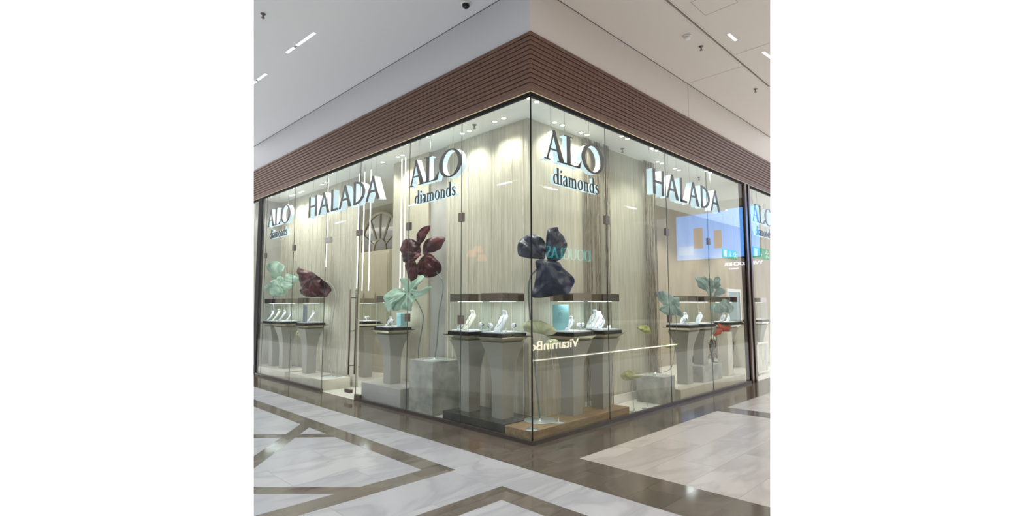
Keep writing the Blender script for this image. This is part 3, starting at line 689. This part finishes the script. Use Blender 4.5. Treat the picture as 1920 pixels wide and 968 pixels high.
def flower(name, label, base, zb, cen, M, parts, org, sc, stem=None, disc=.18, stemr=.009, cat='fabric flower', stemM=None, crease=.013, nf=5):
    """base: pixel of the foot on height zb (None when it has no foot); cen: world centre of the bloom"""
    B = Vector(base) if base is not None else Vector((cen[0], cen[1], zb))
    t = thing(name, label, cat, tuple(B)); 
    for i, (pts, dep, bul) in enumerate(parts): petal(t, cen, pts, M, bulge=bul, seed=i+len(label), org=org, sc=sc, depth=dep, anchor=cen, famp=crease, folds=nf)
    if disc: MB().lathe([(0, 0), (disc, 0), (disc, .006), (disc-.006, .010), (.02, .012), (.014, .03), (0, .03)], n=36).build('base', M_disc, t)
    if stem:
        pts = []; n_ = len(stem)
        for i, (px, py) in enumerate(stem):
            f = i/(n_-1); C0 = Vector(cen).lerp(B, f**1.5); pts.append(onto(px, py, C0))
        pts[-1] = B+Vector((0, 0, .008))
        # catmull
        sm = []
        for i in range(len(pts)-1):
            p0, p1, p2, p3 = pts[max(i-1, 0)], pts[i], pts[i+1], pts[min(i+2, len(pts)-1)]
            for q in (0, .2, .4, .6, .8): sm.append(.5*((2*p1)+(-p0+p2)*q+(2*p0-5*p1+4*p2-p3)*q*q+(-p0+3*p1-3*p2+p3)*q**3))
        sm.append(pts[-1]); MB().tube([p-B for p in sm], stemr, 8).build('stem', stemM or M_stem, t)
    return t
# burgundy orchid on the stone block
NRM[0] = (1, .62)
o740 = (740, 410)
orch = [([(505,105),(470,100),(420,115),(350,165),(315,230),(308,320),(340,400),(385,340),(430,290),(470,200)], .02, .05),
        ([(715,290),(690,265),(620,260),(540,260),(470,295),(420,345),(400,410),(410,490),(440,520),(480,485),(560,465),(640,410),(690,350)], .03, .05),
        ([(75,380),(95,320),(150,290),(240,285),(300,325),(350,400),(360,480),(320,560),(240,610),(160,620),(115,590),(100,500),(75,450)], .0, .07),
        ([(490,490),(560,550),(640,620),(665,670),(640,740),(570,800),(460,825),(380,800),(330,770),(320,680),(350,590),(420,520)], .02, .07),
        ([(165,620),(240,570),(300,600),(325,680),(325,830),(268,905),(220,840),(180,750)], .05, .05)]
cen = tuple(at(793, 477, 'x', .36))
base = at(818, 670, 'z', .75); base.x = .38; base.y = 2.30
base = Vector((.34, 2.26, .75))
t = flower('fabric_orchid', 'giant burgundy satin orchid standing on the tall stone block', base, .75, cen, M_sat_burg, orch, o740, 7.446,
       [(800,500),(815,508),(821.4,515.6),(828.8,526),(830,542),(827.6,559.6),(822.6,587),(819,640),(818,668)], .18)
q = petal(t, cen, [(305,560),(345,500),(400,510),(360,545)], mat('pink_satin', (.35, .10, .12), .45), 'lip', .02, 3, o740, 7.446, .10, label='pink lip of the orchid')
q = petal(t, cen, [(250,600),(290,570),(320,610),(315,660),(280,672),(262,640)], M_sat_burg, 'column', .05, 8, o740, 7.446, .09)
# navy bloom at the corner
NRM[0] = None
nav = [([(60,330),(75,270),(110,220),(170,190),(250,185),(320,210),(370,260),(385,330),(375,420),(355,460),(280,458),(180,450),(100,430),(65,400)], .0, .08),
       ([(400,140),(440,110),(510,100),(530,150),(580,200),(605,260),(622,300),(600,370),(570,440),(520,480),(440,490),(395,460),(385,400),(383,260)], .02, .09),
       ([(265,490),(330,465),(420,480),(530,500),(570,560),(640,620),(690,670),(705,720),(670,790),(630,860),(540,865),(450,880),(320,900),(215,885),(240,800),(265,680),(275,580)], .05, .10)]
cn = onto(1022, 490, (.40, .40, 2)); base = at(1012, 789, 'z', .13)
flower('fabric_flower', 'giant navy satin flower standing behind the glass corner', base, .13, tuple(cn), M_sat_navy, nav, (960, 410), 6.046,
       [(1020,495),(1003.8,507),(993.5,522),(990.6,550),(994,600),(1002,680),(1012,788)], .20, .012, crease=.017, nf=6)
mint = [([(215,430),(230,370),(290,300),(370,255),(470,250),(570,270),(620,300),(560,400),(500,540),(450,585),(380,585),(300,540),(240,500)], -.02, .05),
        ([(600,330),(500,320),(450,370),(340,450),(270,520),(345,610),(400,560),(440,470),(540,410)], .05, .05),
        ([(640,310),(700,350),(740,390),(745,460),(700,520),(690,590),(600,575),(530,560),(560,480),(600,400)], .05, .06),
        ([(640,300),(690,260),(760,290),(830,290),(900,240),(960,220),(998,235),(940,280),(880,330),(800,375),(740,370),(690,330)], .03, .04),
        ([(490,110),(545,95),(580,160),(620,240),(690,150),(760,50),(825,90),(740,210),(680,260),(640,300),(560,270),(490,230)], -.03, .04)]
NRM[0] = (1, .10)
cm = onto(765, 550, (.15, 2.95, 1.7)); base = Vector((.50, 2.66, 0))
flower('fabric_bow_flower', 'giant mint satin bow flower right of the glass door', base, 0, tuple(cm), M_sat_mint, mint, (690, 510), 8.067,
       [(770,550),(782.3,567),(791.6,586.9),(792.9,599),(790,621),(784,670),(778,726)], .055, crease=.02, nf=7)
rose = [([(150,190),(180,160),(250,140),(330,150),(380,200),(385,260),(350,320),(280,360),(230,350),(210,300),(165,260)], -.03, .06),
        ([(120,490),(160,440),(230,400),(260,450),(260,560),(200,580),(150,530)], -.03, .04),
        ([(410,330),(440,300),(510,315),(580,350),(575,400),(520,430),(450,420),(415,380)], .03, .06),
        ([(220,490),(260,470),(330,460),(420,500),(440,540),(400,590),(320,605),(250,570)], .02, .06),
        ([(320,380),(350,335),(400,345),(430,370),(410,410),(350,410)], .05, .04), ([(235,420),(270,385),(320,395),(340,440),(300,475),(250,465)], .04, .04),
        ([(290,400),(340,380),(390,420),(380,470),(320,470)], .08, .04), ([(380,440),(440,400),(520,430),(540,460),(470,510),(420,500)], .06, .05),
        ([(280,500),(350,460),(430,500),(440,540),(380,550),(310,530)], .09, .04)]
NRM[0] = (1, .24)
cr_ = at(525, 525, 'x', .33); base = Vector((.50, 7.92, .19))
flower('fabric_rose', 'giant mint satin rose above the far left showcases', base, .19, tuple(cr_), M_sat_mint, rose, (475, 470), 6.914,
       [(515,540),(512,560),(514,600),(520,650),(528,690)], .12)
bl = [([(570,215),(600,220),(690,260),(780,290),(850,330),(905,380),(960,420),(995,480),(985,560),(960,605),(820,600),(740,605),(660,570),(630,520),(635,490),(605,430),(605,320),(575,260)], .0, .10),
      ([(630,510),(700,480),(800,520),(860,600),(760,600),(680,585)], .07, .04), ([(760,320),(850,335),(905,380),(930,470),(880,480),(820,420)], .09, .04)]
cb = at(589, 530, 'x', .32); base = Vector((.42, 5.62, .19))
flower('fabric_flower', 'giant burgundy satin bloom left of the glass door with a tall curved stem', base, .19, tuple(cb), M_sat_burg, bl, (475, 470), 6.914,
       [(600,524),(609.5,527.5),(621,533.6),(628,548),(629,562.6),(624,593),(615,660),(608,710)], .20, stemM=mat('pale_green_stem', (.42, .47, .42), .4), crease=.022, nf=6)
t1 = [([(40,265),(60,235),(110,240),(170,280),(200,320),(190,380),(170,400),(120,370),(70,310)], .0, .05), ([(70,370),(110,345),(170,350),(210,390),(200,420),(140,425),(90,410)], .02, .04),
      ([(165,300),(215,290),(205,370),(240,430),(225,440),(185,400)], .03, .03)]
NRM[0] = (.4, 1)
c1 = at(1250, 570, 'y', .30); base = Vector((3.44, .42, .42))
flower('fabric_flower', 'teal satin flower left of the far right showcases', base, .42, tuple(c1), M_sat_teal, t1, (1220, 490), 4.209, [(1262,585),(1268,600),(1266,640),(1258,690),(1250,702)], .10, .006)
t2 = [([(100,165),(160,155),(230,165),(270,210),(300,300),(360,440),(310,450),(260,370),(170,310),(140,240)], .0, .05), ([(220,140),(270,180),(320,180),(350,210),(370,330),(350,400),(300,320),(270,240)], .02, .05),
      ([(365,200),(410,155),(440,190),(465,250),(440,310),(390,340),(360,290)], .04, .05), ([(400,350),(460,315),(520,350),(540,390),(500,420),(440,450),(370,455)], .03, .05),
      ([(290,590),(380,560),(480,530),(520,560),(560,620),(500,700),(400,700),(330,660)], .05, .05), ([(520,490),(600,520),(660,590),(665,650),(620,700),(570,705),(530,650),(500,560)], .02, .05)]
c2 = at(1335, 552, 'y', .32); base = Vector((5.52, .42, .18))
flower('fabric_flower', 'large teal satin flower above the showcases beside the bronze post', base, .18, tuple(c2), M_sat_teal, t2, (1290, 500), 8.064, [(1338,575),(1337,610),(1337,650),(1338,690)], .11, .008)
og = [([(500,590),(510,550),(530,525),(560,540),(600,530),(612,555),(605,590),(550,575)], .0, .04), ([(515,500),(530,488),(570,520),(575,545),(545,535)], .03, .02), ([(575,530),(600,498),(640,510),(635,525),(600,545)], .03, .02)]
c3 = at(1357, 619, 'y', .26)
cc = Vector((5.86, .26, 1.02)); c3 = Vector((5.86, .26, 1.09))
pc = Vector((5.86, .26, 1.08)); 
flower('fabric_bow', 'small rust red fabric bow on top of the slim white pillar', None, 1.02, (5.86, .26, 1.10), M_sat_orange, og, (1220, 490), 4.209, None, 0, cat='fabric bow')
NRM[0] = None
# small lime leaves on thin wire stands
def leafstand(label, pts, org, sc, c, base, M=M_leaf, disc=.08):
    cx = org[0]+sum(a for a, _ in pts)/len(pts)/sc; cy = org[1]+sum(b_ for _, b_ in pts)/len(pts)/sc
    B = Vector(base); P0 = onto(cx, cy, (B.x, B.y, 1)); 
    t = thing('leaf_stand', label, 'decorative leaf', tuple(B))
    petal(t, tuple(P0), pts, M, 'leaf', .03, len(label), org, sc, 0, 4, .008)
    MB().lathe([(0, 0), (disc, 0), (disc, .004), (.01, .008), (.006, .05), (0, .05)], n=28).build('base', M_disc, t)
    MB().tube([(0, 0, .01), tuple((P0-B)*.5+Vector((.004, 0, 0))), tuple(P0-B)], .003, 6).build('wire', M_wire, t)
leafstand('lime leaf on a thin wire, low, right of the oak plinth', [(385,380),(460,330),(530,350),(550,380),(625,400),(560,420),(540,440),(440,445),(395,415)], (1100, 640), 6.05, None, at(1189, 773, 'z', 0))
leafstand('lime leaf high on a thin wire left of the far showcase', [(105,185),(155,155),(255,160),(300,260),(235,270),(170,230)], (1180, 590), 7.446, None, at(1213, 767, 'z', 0))
leafstand('slim lime leaf on the grey stone block at right', [(405,395),(480,425),(520,465),(640,440),(685,410),(600,400),(500,415)], (1180, 590), 7.446, None, Vector((3.28, .30, .42)), disc=.06)
leafstand('large pale green leaf at the glass corner under the navy flower', [(75,190),(110,155),(200,152),(270,190),(310,230),(270,255),(190,245),(100,230)], (960, 560), 3.723, None, Vector((.12, .12, .13)), M_leaf_pale)
leafstand('small pale leaf on the oak plinth behind the corner', [(235,300),(290,285),(320,300),(270,330),(255,375),(238,350)], (960, 560), 3.723, None, Vector((.62, .14, .13)), M_leaf_pale)
leafstand('small lime leaf beside the columns left of the door', [(425,470),(450,435),(500,460),(515,520),(490,540),(460,490)], (475, 540), 5.376, None, Vector((.42, 6.86, 0)), M_leaf_pale, .07)

# ------------------------------------------------------------------ hanging light tubes behind the door glass
for i, (px, py0, py1) in enumerate([(613, 338, 500), (671, 330, 540), (681, 322, 545), (693, 322, 545), (750, 425, 572), (757, 430, 568)]):
    a = at(px, py0, 'x', .30); c = at(px, py1, 'x', .30); y = (a.y+c.y)/2
    nm = ('left of the door above the burgundy bloom', 'leftmost of the three behind the transom', 'middle one of the three behind the transom', 'rightmost of the three behind the transom', 'left one in front of the mint bow flower', 'right one in front of the mint bow flower')[i]
    t = thing('hanging_light_tube', 'slender white hanging light tube, '+nm, 'light', (.30, y, c.z), group='hanging light tubes')
    MB().tube([(0, 0, 0), (0, 0, 3.95-c.z)], .008, 10).build('tube', M_tubelight, t)
    MB().tube([(0, 0, 3.95-c.z), (0, 0, ZI-c.z)], .003, 6).build('cord', M_wire, t)

# ------------------------------------------------------------------ deeper store
t = thing('arched_mirror', 'large arched mirror with pale fan shaped glazing bars on the back wall', 'mirror', (2.6, 7.6, 0))
f = MB(); R_ = .98; zc_ = 2.93
def arc(r, a0, a1, n=30): return [(-.03, r*math.cos(math.radians(a0+(a1-a0)*i/n)), zc_+r*math.sin(math.radians(a0+(a1-a0)*i/n))) for i in range(n+1)]
f.tube(arc(R_, 0, 180), .035, 8); f.tube(arc(.30, 0, 180, 16), .018, 6)
for a in (30, 60, 90, 120, 150): f.tube([(-.03, .3*math.cos(math.radians(a)), zc_+.3*math.sin(math.radians(a))), (-.03, R_*math.cos(math.radians(a)), zc_+R_*math.sin(math.radians(a)))], .014, 6)
f.box((-.06, -R_-.04, zc_-.05), (0, R_+.04, zc_)); f.build('frame', mat('ivory_frame', (.62, .58, .45), .5), t)
g = MB(); P_ = [(-.012, R_*math.cos(math.radians(a*6)), zc_+R_*math.sin(math.radians(a*6))) for a in range(31)]; g.add([p for p in P_]+[(-.004, p[1], p[2]) for p in P_], [tuple(range(31)), tuple(range(61, 30, -1))]); g.build('mirror_glass', mat('mirror', (.5, .48, .42), .05, 1), t)
t = thing('wall_cabinet', 'tall pale wood cabinet under the arched mirror', 'cabinet', (2.35, 7.6, 0))
MB().box((-.2, -1.1, 0), (.24, 1.1, .12)).box((-.18, -1.1, .12), (.24, 1.1, 2.84)).build('body', M_panelwood, t, bevel=.004)
for i in range(4):
    y0_ = -1.08+i*.54; d_ = MB().box((-.205, y0_+.005, .95), (-.18, y0_+.535, 2.78)).build('door', M_panelwood, t, bevel=.004)
    MB().tube([(-.22, y0_+.49, 1.6), (-.22, y0_+.49, 1.85)], .008, 8).build('handle', M_bronze, d_)
def iron_table(x, y, rz, label, L_=1.1, D_=.45, H_=.78):
    t = thing('console_table', label, 'table', (x, y, 0), rz)
    MB().box((-L_/2, -D_/2, H_-.04), (L_/2, D_/2, H_)).build('tabletop', M_tabletop, t, bevel=.006)
    for sx in (-1, 1):
        for sy in (-1, 1):
            b_ = MB(); pts = [(sx*(L_/2-.06+.09*math.sin(i/12*math.pi*2)*(1-i/24)), sy*(D_/2-.05), H_-.04-(H_-.04)*i/12) for i in range(13)]
            b_.tube(pts, .022, 8)
            b_.tube([(sx*(L_/2-.2+.09*math.cos(a*.4)), sy*(D_/2-.05), H_-.16+.09*math.sin(a*.4)) for a in range(14)], .014, 6)
            b_.build('leg', M_iron, t)
    b_ = MB()
    for sx in (-1, 1): b_.tube([(sx*.12+.13*math.cos(a*.45)*sx, 0, .22+.13*math.sin(a*.45)) for a in range(13)], .009, 6)
    b_.tube([(-L_/2+.1, 0, .1), (0, 0, .16), (L_/2-.1, 0, .1)], .01, 6); b_.tube([(0, 0, .1), (0, 0, .5)], .009, 6); b_.build('scrollwork', M_iron, t)
    return t
iron_table(1.85, 6.35+1.15, math.pi/2, 'wrought iron console table seen through the glass door')
iron_table(8.2, 1.55, 0, 'black wrought iron leg table behind the far right showcases', 1.3, .6)
# white framed mirror behind the right showcases
t = thing('standing_mirror', 'white framed tall mirror behind the showcase beside the bronze post', 'mirror', (at(1377, 600, 'y', 2.1).x, 2.1, 0), .0)
MB().box((-.5, -.02, 0), (-.42, .02, 2.0)).box((.42, -.02, 0), (.5, .02, 2.0)).box((-.42, -.02, 1.92), (.42, .02, 2.0)).box((-.42, -.02, 0), (.42, .02, .08)).build('frame', M_ring, t, bevel=.004)
MB().box((-.42, -.008, .08), (.42, .008, 1.92)).build('mirror_glass', mat('blue_grey_mirror', (.30, .36, .37), .08, .9), t)
# slatted panel and rail at the very right
t = thing('counter', 'pale counter with dark top at the right edge of the photo', 'counter', (9.6, 1.3, 0))
MB().box((-.7, -.3, 0), (.9, .3, 1.06)).build('body', M_pale, t, bevel=.004); MB().box((-.74, -.34, 1.06), (.94, .34, 1.12)).build('top', M_tray, t, bevel=.003); trim_tree(t)
t = thing('slatted_rack', 'white wire rack standing near the floor at the right edge', 'rack', (7.75, .33, 0))
b_ = MB()
for i in range(9): b_.box((i*.075, 0, .06), (i*.075+.018, .02, .66))
b_.build('bars', M_ring, t); MB().box((-.03, -.01, .66), (.66, .03, .70)).box((-.03, -.01, .02), (.66, .03, .06)).box((-.03, -.01, 0), (0, .03, .7)).build('frame', M_ring, t); trim_tree(t)
t = thing('brochure_panel', 'small brown printed panel standing on a thin post at the right edge', 'panel', (7.62, .38, 0), -.3)
MB().box((-.10, -.01, 1.17), (.14, .01, 1.62)).build('board', mat('mauve_board', (.34, .27, .25), .6), t, bevel=.004); MB().tube([(.02, 0, .01), (.02, 0, 1.2)], .012, 8).build('post', M_bronze, t); MB().lathe([(0, 0), (.10, 0), (.10, .01), (0, .012)], (.02, 0, 0), 20).build('foot', M_bronze, t); 
b_ = MB()
for i in range(7): b_.box((-.07, -.013, 1.24+i*.05), (.11, -.010, 1.25+i*.05))
b_.build('print', mat('pale_print', (.55, .5, .46), .6), t); trim_tree(t)

# emergency exit signs
M_green = mat('exit_green', (.02, .3, .12), .5, emit=(.01, .40, .12), es=.12); M_exitw = mat('exit_white', (.62, .75, .64), .5, emit=(.75, .95, .82), es=.08)
def exit_sign(x, y, z, rz, w, label):
    h = w*.25; t = thing('exit_sign', label, 'exit sign', (x, y, z), rz)
    MB().box((-w/2, 0, 0), (w/2, .03, h)).build('panel', M_green, t, bevel=.003)
    b_ = MB(); s_ = h
    b_.box((-w/2+.25*s_, -.003, .15*s_), (-w/2+1.0*s_, 0, .88*s_))
    ax_ = .0
    b_.box((ax_-.05*s_, -.003, .4*s_), (ax_+.05*s_, 0, .85*s_)); b_.prism([(ax_-.18*s_, .45*s_), (ax_, .15*s_), (ax_+.18*s_, .45*s_)], -.003, 0)
    mx_ = w/2-.62*s_
    X0 = len(b_.v)
    b_.prism([(mx_+.10*s_*math.cos(i*.52)+.02*s_, .80*s_+.09*s_*math.sin(i*.52)) for i in range(12)], -.003, 0)
    for pts in ([(mx_, .70*s_), (mx_+.06*s_, .40*s_)], [(mx_+.05*s_, .42*s_), (mx_-.12*s_, .30*s_), (mx_-.08*s_, .12*s_)], [(mx_+.05*s_, .42*s_), (mx_+.14*s_, .25*s_), (mx_+.32*s_, .22*s_)], [(mx_-.01*s_, .66*s_), (mx_-.2*s_, .60*s_), (mx_-.26*s_, .48*s_)], [(mx_, .66*s_), (mx_+.16*s_, .56*s_), (mx_+.26*s_, .62*s_)]):
        for q in poly(pts, .09*s_): b_.prism(q, -.003, 0)
    b_.v = [(mx_+(v[0]-mx_)*1.8, v[1], v[2]) if k_ >= X0 else v for k_, v in enumerate(b_.v)]
    b_.build('pictogram', M_exitw, t)
    for s2 in (-1, 1): MB().tube([(s2*w*.35, .015, h), (s2*w*.35, .015, ZI-z)], .004, 6).build('rod', M_wire, t)
    bpy.context.view_layer.update()
a = at(1355, 483, 'y', 1.9); c = at(1382, 482, 'y', 1.9); exit_sign((a.x+c.x)/2, 1.9, a.z, 0, (c.x-a.x)*.98, 'green emergency exit sign left of the bronze post')
a = at(1412, 483, 'y', .55); c = at(1442, 482, 'y', .55); exit_sign((a.x+c.x)/2, .55, a.z, 0, (c.x-a.x)*.98, 'green emergency exit sign right of the bronze post')

# ------------------------------------------------------------------ the rest of the mall (behind the photographer, seen in the glass)
M_mallwall = noisy(mat('mall_wall', (.45, .41, .36), .7), (.36, .33, .29), (.46, .43, .38), (.3, .3, .3), 2)
M_shopdark = mat('shop_interior', (.16, .14, .12), .4)
struct('floor', MB().box((-9, -9, -.08), (-4.95, 40, 0)), M_white_marble, label='marble floor of the left concourse behind the camera')
struct('floor', MB().box((-4.95, -9, -.08), (20, -4.65, 0)), M_warm_marble, label='marble floor of the right concourse behind the camera')
struct('ceiling', MB().box((-9, -9, Z5), (-4.95, 40, Z5+.1)), M_ceil_cool, label='ceiling of the left concourse behind the camera')
struct('ceiling', MB().box((-4.95, -9, Z5), (17, -4.65, Z5+.1)), M_ceil_warm, label='ceiling of the right concourse behind the camera')
b = MB().box((-9.2, -9.2, 0), (-9, 40, Z5)); struct('wall_west', b, M_mallwall, label='wall of the opposite shops on the left')
b = MB().box((-9, -9.2, 0), (20, -9, Z5)); struct('wall_south', b, M_mallwall, label='wall of the opposite shops on the right')
b = MB().box((20.1, -9, 0), (20.3, -4.75, 6.5)); struct('wall_east', b, M_mallwall, label='end wall of the right concourse')
n_ = 2
for y in (-4, 3, 10, 17, 24, 31): struct('window_%d' % (WN[0]+1), MB().box((-9.0, y, .1), (-8.97, y+5, 3.6)), M_shopdark, label='dark window of an opposite shop'); WN[0] += 1
for x in (-7, 0, 7, 14): struct('window_%d' % (WN[0]+1), MB().box((x, -9.0, .1), (x+5, -8.97, 3.1)), M_shopdark, label='dark window of an opposite shop'); WN[0] += 1
def lettering(txt, loc, rz, h, M, label, depth=.03, width=None, off=0):
    c = bpy.data.curves.new('lettering', 'FONT'); c.body = txt; c.size = h/.70; c.extrude = depth; c.offset = off
    o = bpy.data.objects.new('lettering_tmp', c); COL.objects.link(o); bpy.context.view_layer.update()
    me = bpy.data.meshes.new_from_object(o); bpy.data.objects.remove(o)
    me.transform(Matrix.Rotation(math.pi/2, 4, 'X'))
    if width:
        w = max(v.co.x for v in me.vertices)-min(v.co.x for v in me.vertices); me.transform(Matrix.Diagonal((width/w, 1, 1, 1)))
    me.materials.clear(); me.materials.append(M)
    o = bpy.data.objects.new('shop_lettering', me); COL.objects.link(o); o.location = loc; o.rotation_euler = (0, 0, rz); tag(o, label, 'sign'); return o
lettering('DOUGLAS', (13.42, -8.93, 3.34), math.pi, .50, mat('teal_neon', (.1, .6, .6), .5, emit=(.10, .85, .85), es=5), 'teal DOUGLAS shop lettering opposite, reflected in the right glass', width=2.75, off=-.022)
p0 = at(1087, 655, 'y', 4.9); p1 = at(1000, 652, 'y', 4.9)
t = thing('kiosk', 'low mall kiosk with a lit foot line, behind the camera', 'kiosk', (8.5, -5.6, 0))
MB().box((-4.5, -.6, .16), (4.5, .64, .95)).build('body', mat('kiosk_brown', (.20, .165, .13), .4), t, bevel=.02)
MB().box((-4.55, -.65, .95), (4.55, .69, 1.0)).build('counter_top', M_ring, t, bevel=.01)
MB().box((-4.4, -.5, 0), (4.4, .58, .16)).build('foot', M_shopdark, t)
MB().box((-4.5, .64, .13), (4.5, .66, .16)).build('light_line', mat('led_line', (1, 1, 1), .5, emit=(1, .97, .85), es=14), t)
lettering('VitaminBo', (p0.x, -4.945, .40), math.pi, .23, mat('cream_neon', (1, .95, .7), .5, emit=(1, .95, .72), es=16), 'cream VitaminBo kiosk lettering, mirrored in the right glass', width=abs(p1.x-p0.x)+.12, depth=.008, off=.002)
t = thing('video_screen', 'large blue video screen at the end of the right concourse', 'screen', (20.0, -4.35, 3.7))
MB().box((0, -4.1, 0), (.08, 0, 2.4)).build('housing', M_tray, t)
MB().box((-.01, -4.05, .05), (0, -.05, 2.35)).build('display', mat('screen_blue', (.1, .3, .6), .5, emit=(.10, .36, .95), es=5.5), t)
ra = at(1430, 497, 'x', 19.95); rb = at(1358, 497, 'x', 19.95)
YW = rb.y-ra.y
ry = -ra.y
lettering('YVES ROCHER', (19.95, ry, rb.z-.05), -math.pi/2, .15, mat('lilac_neon', (.9, .9, 1), .5, emit=(.8, .8, 1), es=6), 'white YVES ROCHER lettering under the blue screen', width=YW)
lettering('FRANCE', (19.95, ry-YW*.62, rb.z-.23), -math.pi/2, .07, mat('lilac_neon_small', (.9, .9, 1), .5, emit=(.8, .8, 1), es=4), 'small FRANCE lettering under the blue screen', width=.45)
M_tan = mat('screen_tan', (.4, .25, .15), .5, emit=(.42, .26, .16), es=3)
M_lite = mat('screen_pale', (.4, .6, .9), .5, emit=(.30, .55, .95), es=5)
for (pa, pb, pz0, pz1, M_, lb) in ((1301, 1317, 427, 467, M_tan, 'tan picture'), (1339, 1352, 431, 466, M_tan, 'tan picture'), (1312, 1360, 404, 409, M_lite, 'pale bar'), (1272, 1300, 462, 480, M_lite, 'pale cloud')):
    a = at(pa, pz1, 'x', 20); c = at(pb, pz0, 'x', 20)
    b_ = MB().box((-.02, -a.y+4.35, a.z-3.7), (-.011, -c.y+4.35, c.z-3.7)); q = b_.build('picture', M_, t); q['label'] = lb
for x in (-7, -2, 3, 8, 13): linear_ = tag(MB().box((x, -7.05, Z5-.006), (x+.6, -6.95, Z5)).build('linear_light', M_tubelight), 'linear ceiling light over the concourse behind the camera', 'ceiling light', 'linear lights behind the camera')
for y in (2, 7, 12, 18, 24): tag(MB().box((-7.05, y, Z5-.006), (-6.95, y+.6, Z5)).build('linear_light', M_tubelight), 'linear ceiling light over the left concourse behind the camera', 'ceiling light', 'linear lights left behind the camera')

for k_, (px, py) in enumerate(((884, 470), (896, 462), (903, 478))):
    a = at(px, py, 'x', 8.2); t = thing('pendant_lamp', ('orange shaded pendant lamp behind the camera, left one', 'orange shaded pendant lamp behind the camera, highest one', 'orange shaded pendant lamp behind the camera, right one')[k_], 'lamp', (-8.2, a.y, a.z))
    MB().lathe([(.12, 0), (.20, -.22), (.195, -.22), (.115, 0)], n=20).build('shade', mat('orange_shade', (.8, .3, .1), .6, emit=(1, .36, .14), es=3.5), t)
    MB().tube([(0, 0, -.1), (0, 0, Z5-a.z)], .006, 6).build('cord', M_dark, t)
